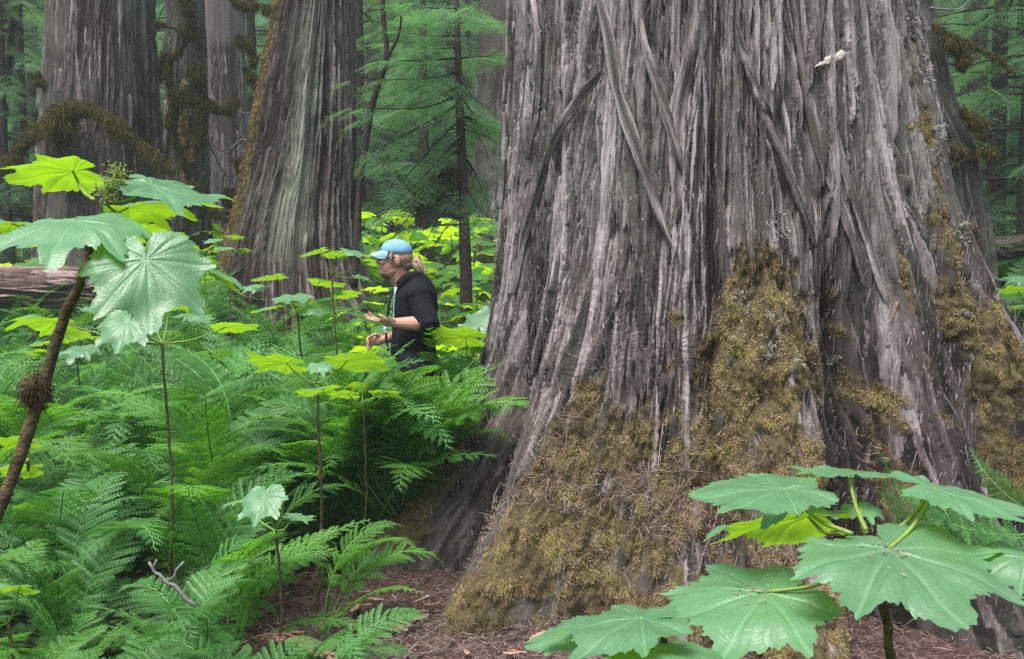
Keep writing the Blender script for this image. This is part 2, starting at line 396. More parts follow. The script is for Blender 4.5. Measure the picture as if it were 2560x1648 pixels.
def giant_R(TH, Z):
    d = np.degrees(TH)
    R = R0f(Z).copy()
    dw = d + 2.2 * noise2(d * .05, Z * .9, 21) + 1.0 * noise2(d * .15, Z * 2.0, 22)
    for a, wd, zt, am in BUT:
        q = (dw - a + 180) % 360 - 180
        ww = wd * (1 + .25 * np.clip(Z, 0, 2))
        R = R + np.interp(Z, zt, am) * np.exp(-(np.abs(q) / ww) ** 2.3)
    for a, sl, wd, dep, z0, z1 in GRV:
        q = (dw - a - sl * Z + 180) % 360 - 180
        R = R - dep * np.exp(-np.abs(q / wd) ** 1.5) * sstep(z0 - .15, z0 + .35, Z) * sstep(z1 + .2, z1 - .5, Z)
    R = R + .035 * noise2(d * .11, Z * .35, 23) + .022 * noise2(d * .33, Z * .5, 24)
    return R
TH, Z = np.meshgrid(thf, zf); S = TH * 1.42
R = giant_R(TH, Z)
edge = sstep(rad(-128), rad(-122), TH) * sstep(rad(108), rad(102), TH) * sstep(3.75, 3.65, Z)
H, T, ID = bark_field(S, Z, 3, 2500, .010, .070, .3, 2.6, .026, .042, .058)
# the moss cloak: blobs placed where the photograph shows it (given as pixels, laid on the trunk's surface as angle + height)
def px2tz(px, py, it=5):
    d = 5.0
    for _ in range(it):
        p = at(px, py, d); dx, dy = p.x - TREE[0], p.y - TREE[1]
        th = math.atan2(dx, -dy); r = float(giant_R(np.array([th]), np.array([p.z]))[0])
        q = r * r - dx * dx
        d = .5 * d + .5 * (TREE[1] - math.sqrt(max(q, .05)))
    return th, p.z
moss = np.zeros_like(R)
for px, py, rx, ry, a in [(1905, 690, 85, 110, 1.1), (1860, 820, 110, 130, 1.1), (1980, 900, 150, 160, 1.1), (2040, 800, 70, 120, .9), (1860, 980, 130, 150, 1), (2050, 1030, 110, 170, 1), (1990, 1180, 200, 170, 1),
                          (1820, 1180, 130, 170, .9), (2120, 1250, 90, 170, .9), (1560, 1060, 110, 120, .8), (1480, 1000, 70, 90, .9), (1600, 1180, 170, 150, 1), (1430, 1150, 80, 130, 1), (1370, 1320, 140, 170, 1.1),
                          (1280, 1450, 120, 150, 1.1), (1200, 1560, 80, 90, 1), (1500, 1400, 140, 170, 1), (1650, 1350, 130, 170, .95), (1780, 1420, 140, 150, .8), (1960, 1500, 200, 160, .7),
                          (1185, 1000, 40, 90, 1.1), (1155, 1090, 50, 90, 1.3), (1100, 1190, 60, 90, 1.3), (1050, 1270, 60, 80, 1.2), (1015, 1340, 60, 70, 1.1),
                          (2320, 330, 35, 110, .85), (2345, 480, 45, 130, .95), (2370, 620, 60, 140, 1), (2400, 760, 90, 120, 1), (2480, 820, 100, 130, 1.15), (2380, 640, 60, 50, 1), (2520, 960, 90, 170, 1), (2440, 1040, 80, 170, .7),
                          (2270, 180, 35, 170, .65), (2250, 720, 14, 160, .8), (2330, 1000, 60, 130, .6), (2530, 1200, 80, 150, .9), (2470, 900, 60, 90, .9), (2300, 900, 30, 60, .7), (2130, 700, 22, 110, .5), (1700, 800, 28, 50, .9), (1690, 960, 50, 90, .7), (2020, 780, 60, 110, .8)]:
    th, z = px2tz(px, py); d0 = 5.0
    sx = rx / FPX * 5.0 / 1.5; sz = ry / FPX * 5.0
    moss = np.maximum(moss, a * np.exp(-(((TH - th) / sx) ** 2 + ((Z - z) / sz) ** 2) ** 1.2))
moss = np.maximum(moss, .9 * sstep(.55, .1, Z) * sstep(rad(-28), rad(-20), TH) * sstep(rad(12), rad(8), TH))
moss = moss * (1 - .75 * np.exp(-((TH - rad(15) + .02 * Z) / rad(3.5)) ** 2)) * (1 - .85 * np.exp(-((np.degrees(TH) + 50 + 3.5 * Z) / 5.5) ** 2) * (Z < 1.2))
ln = fbm2(S * 5, Z * 4, 4, 40)
moss = np.clip(moss * 1.05 + (.75 * ln + .35 * noise2(S * 22, Z * 9, 51)) * (moss > .06) - .24, 0, 1.2)
mmask = sstep(.26, .74, moss)
wz = .25 * noise2(S * 6, Z * 4, 53)
lump = -.006 + .060 * np.abs(noise2(S * 8 + wz, Z * 3.2 + wz, 41)) + .045 * np.abs(noise2(S * 21 + wz, Z * 8 + 2 * wz, 42)) + .03 * fbm2(S * 3, Z * 2, 2, 54) + .018 * noise2(S * 60, Z * 22, 52)
wr = np.exp(-((Z - 1.32 - .15 * noise2(S * 2, Z * 0, 47)) / .38) ** 2) * sstep(rad(-70), rad(-55), TH) * sstep(rad(4), rad(-6), TH)
wrk = noise2(S * 9 + ID * 2.3, Z * 62 + 6 * noise2(S * 7, Z * 3, 44) + ID * 1.7, 43)
H = H + .0045 * wr * wrk
H = H * (1 - .45 * sstep(.9, .3, Z) * (1 - mmask)) + .012 * sstep(.9, .2, Z) * fbm2(S * 12, Z * 9, 4, 45)
Hm = H * (1 - .6 * mmask) + np.maximum(lump, -.02) * mmask
Rf = R + (Hm - .012) * edge
ztop = 1 + 0 * Z
lich = .55 * np.clip(.25 + .5 * noise2(S * 1.6, Z * .8, 46) + .25 * sstep(1.4, 2.4, Z), 0, 1) * .8
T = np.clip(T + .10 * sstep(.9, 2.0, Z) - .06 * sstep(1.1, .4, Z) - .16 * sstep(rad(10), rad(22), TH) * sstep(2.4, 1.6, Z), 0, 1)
# full ring: front, then coarse back; then the upper stem
THb, Zb = np.meshgrid(thb, zf)
Rb = giant_R(THb, Zb) - .0 + .014 * noise2(THb * 30, Zb * 2, 48)
Rall = np.hstack([Rf, Rb]); th_all = np.concatenate([thf, thb])
one = lambda a, v=0.: np.hstack([a, np.full(Rb.shape, v)])
THu, Zu = np.meshgrid(th_all, zu)
Ru = giant_R(THu, np.minimum(Zu, 3.75)) * (R0f(Zu) / R0f(np.array(3.75))) + .014 * noise2(THu * 30, Zu * 2, 48) * sstep(3.75, 4.2, Zu)
Rall = np.vstack([Rall, Ru]); z_all = np.concatenate([zf, zu])
up = lambda a, v: np.vstack([a, np.full(Ru.shape, v)])
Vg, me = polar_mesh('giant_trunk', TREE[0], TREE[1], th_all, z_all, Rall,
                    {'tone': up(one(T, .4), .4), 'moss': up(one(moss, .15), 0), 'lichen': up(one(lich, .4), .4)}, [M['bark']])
giant = empty('giant_cedar', (TREE[0], TREE[1], 0))
tag(giant, 'huge old cedar trunk with shaggy grey bark strips and mossy flaring roots', 'tree')
def adopt(o, root):
    o.parent = root; o.matrix_parent_inverse = Matrix.Translation(root.location).inverted()
    return o
adopt(link('trunk', me), giant)
# moss wisps
Vf = Vg[:NR, :NF]; Nrm = surf_normals(Vf)
pw = (mmask * (.35 + np.clip(.7 * fbm2(S * 7, Z * 5, 3, 49) + .4, 0, 1.2)) * (Z > -.1)).ravel()
area = (Rf.ravel() ** 1.0)
cdf = np.cumsum(pw * area); cdf /= cdf[-1]
def scatter(n, seed):
    r = np.random.default_rng(seed); k = np.searchsorted(cdf, r.random(n)); return k, r
k, r = scatter(200000, 1)
P = Vf.reshape(-1, 3)[k] + r.normal(0, .003, (len(k), 3)); Q = Nrm.reshape(-1, 3)[k]
cl = np.clip(.5 + .9 * noise2(S.ravel()[k] * 12, Z.ravel()[k] * 9, 50), .15, 1.2)
Vb, Fb = blades(P, Q, cl * r.uniform(.008, .030, len(k)) * (.4 + .7 * mmask.ravel()[k]), r.uniform(.002, .0045, len(k)), 1.3, 2)
tn = np.repeat(np.clip(cl * .42 + .35 * noise2(S.ravel()[k] * 45, Z.ravel()[k] * 30, 55) + r.normal(.26, .13, len(k)), 0, 1), 5)
# ragged fibres standing off the strip edges
gr = np.abs(np.gradient(H, axis=1)) * (1 - mmask) * (Z > .5)
cdf = np.cumsum((np.where(gr > .006, gr, 0) + .0035 * (1 - mmask) * (Z > .1) * (noise2(S * 6, Z * 2, 57) > -.15)).ravel()); cdf /= cdf[-1]
k, r = scatter(42000, 3)
P = Vf.reshape(-1, 3)[k]; Q = Nrm.reshape(-1, 3)[k]
n = len(k); L = (.02 + .16 * r.random(n) ** 2.2)[:, None]; sd_ = np.cross(Q, [0, 0, 1.]); sd_ /= np.linalg.norm(sd_, axis=1)[:, None] + 1e-9
dn = np.stack([0 * L[:, 0], 0 * L[:, 0], np.where(r.random(n) < .8, -1., 1.)], 1) + sd_ * r.normal(0, .10, (n, 1)) * np.where(r.random((n, 1)) < .12, 4, 1)
wv = r.uniform(.0009, .0030, (n, 1))
a0 = P + Q * .002; lf_ = np.where(r.random((n, 1)) < .12, 1, .3); m_ = P + Q * r.uniform(.004, .02, (n, 1)) * lf_ + dn * L * .5; tp = P + Q * r.uniform(.003, .035, (n, 1)) * lf_ + dn * L
V5 = np.stack([a0 - sd_ * wv, a0 + sd_ * wv, m_ + sd_ * wv * .8, m_ - sd_ * wv * .8, tp], 1).reshape(-1, 3)
kk = np.arange(n)[:, None] * 5
adopt(link('bark_fibres', mesh_np('bark_fibres', V5, [kk + np.array([0, 1, 2, 3]), kk + np.array([3, 2, 4])], [M['fibre']], {'tone': np.repeat(np.clip(r.normal(.50, .28, n), 0, 1), 5)}, False)), giant)

def giant_hit(px, py, off=0.0):
    """point on the detailed front surface seen at a photo pixel"""
    best = None
    lo = at(px, py, 1.0); v = lo - Vector((0, 0, CAMZ)); 
    dmin = 2.5
    for q in np.arange(2.5, 7.6, .01):
        p = Vector((0, 0, CAMZ)) + v * q
        dx, dy = p.x - TREE[0], p.y - TREE[1]; th = math.atan2(dx, -dy); rr = math.hypot(dx, dy)
        if rr > 3.2: continue
        i = (p.z - zf[0]) / (zf[-1] - zf[0]) * (NR - 1); j = (th - thf[0]) / (thf[-1] - thf[0]) * (NF - 1)
        if not (0 <= i < NR and 0 <= j < NF): continue
        if rr <= Rf[int(i), int(j)] + off: return p
    return None
# long torn bark strips that cross the grain, each hanging off the trunk
def bark_strip(pts, w0, lift, seed, name='bark_strip'):
    r = np.random.default_rng(seed)
    Wd = [giant_hit(px, py, o) for (px, py), o in zip(pts, lift)]
    Wd = [p for p in Wd if p is not None]
    if len(Wd) < 2: return
    n = 90; C = spline(Wd, n)
    t = np.linspace(0, 1, n)
    T_ = np.gradient(C, axis=0); T_ /= np.linalg.norm(T_, axis=1)[:, None]
    out = C - np.array([TREE[0], TREE[1], 0]); out[:, 2] = 0; out /= np.linalg.norm(out, axis=1)[:, None]
    sd = np.cross(T_, out); sd /= np.linalg.norm(sd, axis=1)[:, None]
    out = np.cross(sd, T_)
    kx = 31; u = np.linspace(-1, 1, kx)
    wv = w0 * .5 * np.minimum(1, np.minimum(t / .12, (1 - t) / .25) ** .55) * (1 + .3 * noise2(t * 9, t * 0, seed) + .15 * noise2(t * 30, t * 0, seed))
    rows = []
    for i in range(n):
        f = .006 * noise2(u * 3.1 * (w0 / .05), u * 0 + t[i] * 3, seed + 1) + .006 * noise2(u * 9 * (w0 / .05), u * 0 + t[i] * 5, seed + 2) - .010 * np.clip(.2 - np.abs(noise2(u * 5 * (w0 / .05), u * 0 + t[i] * 2.5, seed + 5)), 0, .2) / .2
        top = C[i] + sd[i] * (u * wv[i])[:, None] + out[i] * ((.016 * (1 - u ** 2) + f))[:, None]
        bot = C[i] + sd[i] * (u[::-1] * wv[i] * .92)[:, None] - out[i] * .014
        rows.append(np.vstack([top, bot]))
    V = np.array(rows); k = V.shape[1]
    i = np.arange(n - 1)[:, None] * k; j = np.arange(k)[None]; j2 = (j + 1) % k
    F = np.stack([i + j, i + j2, i + k + j2, i + k + j], -1).reshape(-1, 4)
    tone = np.clip(.68 + .45 * noise2(np.tile(np.linspace(0, 4, k), (n, 1)), np.repeat(t[:, None] * 3, k, 1), seed + 4), 0, 1)
    me = mesh_np(name, V.reshape(-1, 3), F, [M['bark']], {'tone': tone, 'moss': tone * 0, 'lichen': tone * .3})
    adopt(link(name, me), giant)
for i, (pts, w_, lf) in enumerate([
    ([(1505, 178), (1440, 255), (1385, 350), (1345, 480), (1310, 600), (1285, 740)], .055, [.06, .05, .035, .03, .03, .02]),
    ([(1490, -40), (1520, 90), (1545, 230), (1590, 370), (1640, 520), (1690, 640)], .062, [.04, .04, .035, .03, .03, .02]),
    ([(1575, -40), (1610, 110), (1650, 240), (1690, 370), (1705, 440)], .05, [.03, .03, .03, .03, .03]),
    ([(1990, -30), (2010, 170), (2050, 370), (2120, 560), (2160, 720)], .05, [.02, .02, .02, .02, .02]),
    ([(1840, 60), (1880, 200), (1930, 330), (1990, 480), (2040, 620)], .05, [.02, .02, .02, .02, .02]),
    ([(1330, -30), (1345, 120), (1340, 260), (1318, 400)], .045, [.03, .03, .03, .03]),
    ([(1740, -30), (1725, 130), (1700, 280), (1705, 430), (1690, 560)], .075, [.02, .02, .02, .02, .02]),
    ([(1850, 110), (1905, 250), (1940, 330)], .04, [.03, .03, .03]),
    ([(1262, 280), (1258, 400), (1250, 520)], .03, [.03, .03, .03]),
    ([(1275, -20), (1272, 120), (1262, 260)], .035, [.04, .04, .06]),
    ([(2075, 270), (2110, 420), (2170, 600), (2215, 760)], .045, [.02, .02, .02, .02])]):
    bark_strip(pts, w_, lf, 100 + i * 7)
# pale lichen tufts on the right-hand edge and among the moss, in one sheet with the moss
r = np.random.default_rng(8); LP, LN = [], []
for px, py, s in [(2315, 190, 16), (2322, 205, 14), (2318, 175, 12), (2290, 60, 20), (2300, 80, 18), (2280, 40, 16), (2352, 320, 16), (2357, 345, 16), (2400, 560, 14), (2410, 600, 14), (1880, 830, 26), (1870, 770, 14), (1930, 800, 22),
                  (1910, 880, 18), (2000, 900, 16), (1850, 740, 14), (2420, 790, 14), (1940, 560, 26), (1960, 585, 18), (2310, 130, 14), (1950, 870, 16), (2090, 900, 12)]:
    for q in range(9):
        p = giant_hit(px + r.normal(0, s * .8), py + r.normal(0, s * .8), .006)
        if p is None: continue
        o_ = np.array([p.x - TREE[0], p.y - TREE[1], .2]); o_ /= np.linalg.norm(o_)
        for w_ in range(16): LP.append(np.array(p) + r.normal(0, .006, 3)); LN.append(o_)
LP = np.array(LP); LN = np.array(LN); nl = len(LP)
Vl, Fl = blades(LP, LN, r.uniform(.006, .022, nl), r.uniform(.002, .005, nl), .1, 9, 1.8)
nb_ = len(Vb)
adopt(link('moss', mesh_np('cedar_moss', np.vstack([Vb, Vl]), [Fb[0], Fb[1], Fl[0] + nb_, Fl[1] + nb_], [M['moss'], M['lichen']], {'tone': np.concatenate([tn, np.repeat(r.random(nl), 5)])}, False,
    np.concatenate([np.zeros(len(Fb[0]) + len(Fb[1]), int), np.ones(2 * nl, int)]))), giant)
# the pale split chip and the brown splinter caught on the bark
def splinter(name, p0, p1, w, th, mat, label, cat, seed, ragged=True):
    a = Vector(p0); b = Vector(p1); n = 34; t = np.linspace(0, 1, n)
    C = np.array(a)[None] + t[:, None] * (np.array(b) - np.array(a))[None]
    dirn = (b - a).normalized(); view = Vector((0, -1, .1)).normalized()
    sd = dirn.cross(view).normalized(); out = sd.cross(dirn)
    if out.y > 0: out = -out
    wv = w * .5 * np.minimum(1, np.minimum(t / .55, (1 - t) / .10) ** .8) * (1 + .45 * noise2(t * 9, t * 0, seed) + .35 * noise2(t * 31, t * 0, seed))
    rows = []
    for i in range(n):
        u = np.array([-1, -.5, 0, .5, 1, .6, -.6]); o = np.array([0, .5, .35, .6, 0, -.6, -.6]) * th
        rows.append(C[i] + np.outer(u * wv[i] + .1 * w * noise2(t[i] * 5, 0, seed + 3), np.array(sd)) + np.outer(o * (1 + .9 * noise2(u * 3, u * 0 + t[i] * 7, seed + 1)), np.array(out)))
    V = np.array(rows); k = V.shape[1]; i = np.arange(n - 1)[:, None] * k; j = np.arange(k)[None]; j2 = (j + 1) % k
    o = link(name, mesh_np(name, V.reshape(-1, 3), np.stack([i + j, i + j2, i + k + j2, i + k + j], -1).reshape(-1, 4), [mat]))
    return tag(o, label, cat)
c0, c1 = giant_hit(2034, 170, .02), giant_hit(2116, 132, .045)
splinter('wood_chip', c0, c1, .040, .009, M['wood_pale'], 'pale torn wood chip caught on the bark high on the giant cedar', 'wood chip', 5)
c0, c1 = giant_hit(2228, 803, .02), giant_hit(2247, 752, .03)
splinter('wood_splinter', c0, c1, .016, .008, M['chip'], 'thin orange-brown splinter of wood stuck low on the giant cedar', 'splinter', 6)
# ---------------------------------------------------------------- the other trunks
def std_trunk(name, prof, label, mat, seed, nstr=260, zlo=-.4, zhi=9.0, depth=0.02, flute=.05, moss_fn=None, nc=300, nr=420, group=None, lich=.3, tone_fn=None, lich_fn=None, shape_fn=None, front_only=True):
    """prof: list of (py, left px, right px) at depth d -> a trunk through those edges"""
    d = prof['d']; rows = sorted(prof['rows'], key=lambda q: -q[0])
    zt, xc, rr = [], [], []
    for py, l, rgt in rows:
        a = at(l, py, d); b = at(rgt, py, d); zt.append(a.z); xc.append((a.x + b.x) / 2); rr.append((b.x - a.x) / 2)
    k = (rr[-1] - rr[-2]) / (zt[-1] - zt[-2]); kx = (xc[-1] - xc[-2]) / (zt[-1] - zt[-2])
    zt.append(zhi); rr.append(max(.25 * rr[-1], rr[-1] + max(k, -.02) * (zhi - zt[-2]))); xc.append(xc[-1] + kx * .5 * (zhi - zt[-2]))
    g0 = float(gz(xc[0], d)); base = min(zlo, g0 - .4)
    kb = (rr[0] - rr[1]) / (zt[1] - zt[0])
    if zt[0] > base: zt.insert(0, base); rr.insert(0, rr[0] + max(0, kb) * (zt[1] - base) * .8); xc.insert(0, xc[0])
    nf = nc; th = np.concatenate([np.linspace(rad(-110), rad(110), nf), np.linspace(rad(110), rad(250), 42)[1:-1]])
    zv = np.concatenate([np.linspace(base, 4.9, nr), np.linspace(4.9, zhi, 30)[1:]])
    rs = np.interp(zv, zt, rr); xs = np.interp(zv, zt, xc)
    ker = np.hanning(31); ker /= ker.sum()
    sm = lambda a: np.convolve(np.pad(a, 15, 'edge'), ker, 'valid')
    rs, xs = sm(rs), sm(xs)
    TH, Z = np.meshgrid(th, zv); rm = float(np.mean(rs)); S = TH * rm
    H, T, ID = bark_field(S[:nr, :nf], Z[:nr, :nf], seed, nstr, .016, .075, .4, 2.6, depth * 1.5, .03, depth * 1.2)
    Hf = np.zeros_like(S); Hf[:nr, :nf] = H; Tf = np.full_like(S, .45); Tf[:nr, :nf] = T
    R = rs[:, None] * (1 + flute * noise2(TH * 2.2, Z * .15, seed) + .6 * flute * noise2(TH * 5, Z * .3, seed + 1) + .3 * flute * noise2(TH * 12, Z * .3, seed + 2)) - rs[:, None] * .02 + Hf - .006
    if shape_fn: R = R + shape_fn(TH, Z)
    ms = np.zeros_like(S)
    if moss_fn: ms = np.clip(moss_fn(TH, Z) + .5 * fbm2(S * 5, Z * 4, 3, seed + 9) * (moss_fn(TH, Z) > .05), 0, 1.2)
    mk = sstep(.3, .6, ms)
    R = R + mk * (.02 + .03 * fbm2(S * 10, Z * 8, 3, seed + 12))
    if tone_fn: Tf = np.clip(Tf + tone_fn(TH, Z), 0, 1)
    root = empty(name, (xc[1], d, g0)); tag(root, label, 'tree', group)
    cxy = np.stack([xs, np.full_like(xs, d)], 1)
    lf = np.clip(lich + (lich_fn(TH, Z) if lich_fn else 0) + .4 * noise2(S * 1.5, Z * .6, seed + 14), 0, 1)
    V, me = polar_mesh('trunk', 0, 0, th, zv, R, {'tone': Tf, 'moss': ms, 'lichen': lf}, [mat], cxy)
    adopt(link('trunk', me), root)
    if moss_fn is not None and mk.sum() > 50:
        Vf = V[:nr, :nf]; Nn = surf_normals(Vf); w_ = mk[:nr, :nf].ravel(); c = np.cumsum(w_); c /= c[-1]
        r = np.random.default_rng(seed + 20); n = int(min(26000, 2.5 * mk.sum() + 400)); k = np.searchsorted(c, r.random(n))
        Vb, Fb = blades(Vf.reshape(-1, 3)[k], Nn.reshape(-1, 3)[k], r.uniform(.02, .06, n), r.uniform(.003, .007, n), 1.1, seed)
        adopt(link('moss', mesh_np('trunk_moss', Vb, Fb, [M['moss']], {'tone': np.repeat(r.random(n) * .6, 5)}, False)), root)
    return root
def bell(x, c, w_): return np.exp(-((x - c) / w_) ** 2)

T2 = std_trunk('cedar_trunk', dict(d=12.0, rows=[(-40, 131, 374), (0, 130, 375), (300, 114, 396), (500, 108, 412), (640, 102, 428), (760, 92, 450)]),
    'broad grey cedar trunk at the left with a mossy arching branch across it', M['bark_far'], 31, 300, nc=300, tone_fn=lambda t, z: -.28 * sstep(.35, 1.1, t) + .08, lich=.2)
T1 = std_trunk('cedar_trunk', dict(d=14.0, rows=[(0, -120, 42), (320, -130, 12), (640, -140, 20)]),
    'cedar trunk cut off by the left edge of the photo', M['bark_far'], 33, 120, nc=160, nr=260)
T1b = std_trunk('cedar_trunk', dict(d=21.0, rows=[(0, 52, 92), (320, 46, 96), (600, 40, 100)]),
    'thin pale distant trunk between the left edge and the broad mossy-branched cedar', M['bark_far'], 34, 60, nc=90, nr=200)
T3 = std_trunk('cedar_trunk', dict(d=14.5, rows=[(0, 414, 512), (300, 414, 518), (600, 408, 530), (760, 400, 540)]),
    'dark mossy cedar trunk hung with tangled mossy dead limbs', M['bark_far'], 35, 160, nc=180, nr=320, depth=.02, tone_fn=lambda t, z: -.15 - .2 * bell(t, .4, .5) * sstep(2.6, 3.2, z),
    moss_fn=lambda t, z: 1.0 * bell(t, .3, .35) * sstep(2.2, 2.8, z) * sstep(4.6, 3.6, z))
T4 = std_trunk('cedar_trunk', dict(d=16.0, rows=[(0, 496, 612), (200, 502, 614), (400, 508, 624), (600, 502, 632), (760, 494, 650)]),
    'pale grey cedar trunk behind the tangle of mossy limbs', M['bark_far'], 36, 160, nc=180, nr=320, tone_fn=lambda t, z: .28 + 0 * t, lich=.15)
def t5shape(t, z):
    up = sstep(.2, 3.2, z)
    return (-.10 * bell(t, .62, .09) - .05 * bell(t, -.22, .10) - .035 * bell(t, .28, .06) + .03 * bell(t, .05, .2)) * (.5 + .5 * up) + .10 * bell(t, 1.15, .3) * sstep(1.2, .4, z) + .1 * bell(t, -.9, .25) * sstep(1.1, .3, z)
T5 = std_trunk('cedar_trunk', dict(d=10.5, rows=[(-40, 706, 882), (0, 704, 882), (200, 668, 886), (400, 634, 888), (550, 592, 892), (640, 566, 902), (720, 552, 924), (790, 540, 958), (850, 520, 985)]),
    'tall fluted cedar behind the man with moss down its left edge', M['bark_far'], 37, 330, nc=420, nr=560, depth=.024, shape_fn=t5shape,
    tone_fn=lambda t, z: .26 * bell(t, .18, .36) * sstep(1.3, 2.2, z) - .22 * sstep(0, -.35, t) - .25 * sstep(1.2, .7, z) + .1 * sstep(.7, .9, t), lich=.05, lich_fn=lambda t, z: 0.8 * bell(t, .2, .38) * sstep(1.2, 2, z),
    moss_fn=lambda t, z: 1.1 * sstep(-.85, -1.05, t) * sstep(1.5, 2.0, z) + .75 * sstep(1.0, .45, z) * (1 - bell(t, .2, .3)) + .9 * bell(t, -1.0, .18) * sstep(1.1, 1.6, z) * sstep(2.4, 1.9, z))
T8 = std_trunk('cedar_trunk', dict(d=17.0, rows=[(0, 1196, 1330), (300, 1186, 1340), (590, 1172, 1352)]),
    'shaded grey trunk half hidden behind the left side of the giant cedar', M['bark_far'], 38, 140, nc=160, nr=260, tone_fn=lambda t, z: -.1 + 0 * t)
T8b = std_trunk('cedar_trunk', dict(d=26.0, rows=[(0, 1060, 1112), (300, 1056, 1116), (560, 1050, 1124)]),
    'distant trunk seen through the boughs of the young hemlock', M['bark_far'], 39, 60, nc=80, nr=180)
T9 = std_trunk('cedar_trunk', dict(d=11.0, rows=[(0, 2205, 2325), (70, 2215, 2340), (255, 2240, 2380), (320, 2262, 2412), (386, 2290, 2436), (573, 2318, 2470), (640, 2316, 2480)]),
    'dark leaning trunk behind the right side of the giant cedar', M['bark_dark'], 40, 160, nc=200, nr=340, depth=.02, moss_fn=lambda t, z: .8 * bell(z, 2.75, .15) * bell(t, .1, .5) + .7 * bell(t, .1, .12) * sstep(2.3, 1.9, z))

# ---------------------------------------------------------------- mossy limbs
def limb(name, px, d, r0, r1, mat, root=None, mossy=0, seed=0, mlen=.05, k=7, tone=.5, mtone=None):
    """branch through photo pixels (px, py[, depth offset]); mossy adds a fuzzy sleeve (relative thickness)"""
    P3 = [at(p[0], p[1], d + (p[2] if len(p) > 2 else 0)) for p in px]
    n = max(10, 6 * len(P3)); C = spline(P3, n); t = np.linspace(0, 1, n)
    C[1:-1] += np.stack([.02 * noise2(t * 6, t * 0 + q, seed) for q in range(3)], 1)[1:-1] * min(1, r0 * 25)
    rr_ = (r0 + (r1 - r0) * t) * (1 + .2 * noise2(t * 9, t * 0, seed + 5))
    m = MB().tube(C, rr_, k, tone); o = link(name, m.mesh(name, [mat]))
    if root is not None: adopt(o, root)
    if mossy:
        r = np.random.default_rng(seed + 3); nb = int(800 * n / 10 * min(2.2, .6 + mossy * .7))
        q = r.random(nb); i = np.minimum((q * (n - 1)).astype(int), n - 2); f = (q * (n - 1) - i)[:, None]
        c = C[i] * (1 - f) + C[i + 1] * f
        env = np.clip(.25 + 1.0 * noise2(q * 5, q * 0, seed + 7) + .55, 0, 1.3) * np.clip((1 - q) / .12, .15, 1)
        dr = r.normal(size=(nb, 3)); tg = np.gradient(C, axis=0)[i]; tg /= np.linalg.norm(tg, axis=1)[:, None]
        dr -= tg * (dr * tg).sum(1)[:, None]; dr /= np.linalg.norm(dr, axis=1)[:, None]
        Pp = c + dr * (r0 * .8 + r0 * mossy * env[:, None] * r.random((nb, 1)) * .8)
        V, F = blades(Pp, dr, mlen * env * r.uniform(.3, 1.2, nb) + .01, r.uniform(.0035, .008, nb), 1.4, seed + 4)
        mo = link('moss', mesh_np('limb_moss', V, F, [M['branch_moss']], {'tone': np.repeat(np.clip(r.normal(.4, .3, nb), 0, 1), 5)}, False))
        mo.parent = o; mo.matrix_parent_inverse = (Matrix.Translation(root.location) @ o.matrix_parent_inverse.inverted().inverted() if False else Matrix.Identity(4))
    return o
limb('mossy_branch', [(150, 470), (146, 330), (156, 286), (200, 272), (262, 292), (320, 338), (372, 386), (438, 432)], 11.1, .055, .018, M['wood_dark'], T2, 2.0, 3, .17)
limb('mossy_branch', [(112, 312, .3), (75, 340, 0), (40, 385, 0), (22, 430)], 11.2, .05, .02, M['wood_dark'], T2, .8, 5, .10)
limb('dead_branch', [(120, 215), (100, 205), (92, 180)], 11.6, .03, .012, M['wood_dark'], T2, .6, 6, .06)
L3 = [([(470, 92), (448, 130), (425, 152), (420, 190), (432, 235), (440, 270), (438, 330), (452, 390), (475, 450)], .03, .02, .7), ([(440, 240), (455, 228), (470, 240), (468, 255)], .04, .03, 1.2),
      ([(495, 150), (497, 200), (505, 260), (498, 330), (495, 378)], .05, .025, 1.1), ([(505, 215), (520, 250), (545, 275), (578, 268), (600, 248)], .035, .014, .9),
      ([(470, 95), (480, 60), (470, 20), (460, -30)], .05, .04, .9), ([(440, 265), (425, 300), (430, 320)], .035, .02, 1.0), ([(412, 130), (395, 170), (390, 210)], .035, .015, .8),
      ([(455, 312), (500, 340), (545, 372), (600, 395)], .012, .005, 0), ([(475, 300), (520, 360), (560, 430), (612, 492)], .016, .007, 0), ([(470, 85), (430, 70), (390, 60), (375, 95)], .02, .008, .3),
      ([(475, 450), (500, 510), (540, 535), (575, 550)], .035, .02, .8), ([(480, 455), (490, 480), (486, 510)], .05, .03, 1.4)]
for q, (p, a, b, mo) in enumerate(L3): limb('mossy_limb' if mo else 'dead_twig', p, 13.6, a, b, M['wood_dark'], T3, mo, 40 + q * 5, .08 + .03 * (mo > 1))
L4 = [([(575, -20), (600, 10), (632, 18), (640, 5)], .035, .015, .8), ([(655, 20), (690, 28)], .04, .02, .8), ([(590, 90), (620, 115), (635, 150), (630, 170)], .03, .02, .8), ([(612, 165), (632, 200), (655, 235), (672, 260)], .035, .02, .8),
      ([(575, 470), (578, 495), (572, 520)], .06, .05, 1.4), ([(575, 375), (600, 352), (618, 356), (622, 385)], .018, .012, 0), ([(600, 395), (612, 425), (618, 450)], .06, .04, 1.5), ([(560, 535), (585, 545), (592, 572)], .025, .02, .6),
      ([(540, 395), (580, 375), (610, 380)], .01, .006, 0), ([(560, 270), (600, 280), (660, 288)], .01, .005, 0)]
for q, (p, a, b, mo) in enumerate(L4): limb('mossy_limb' if mo else 'pale_twig', p, 14.0, a, b, M['wood_dark'] if mo else M['wood_grey'], T4, mo, 120 + q * 5, .09)
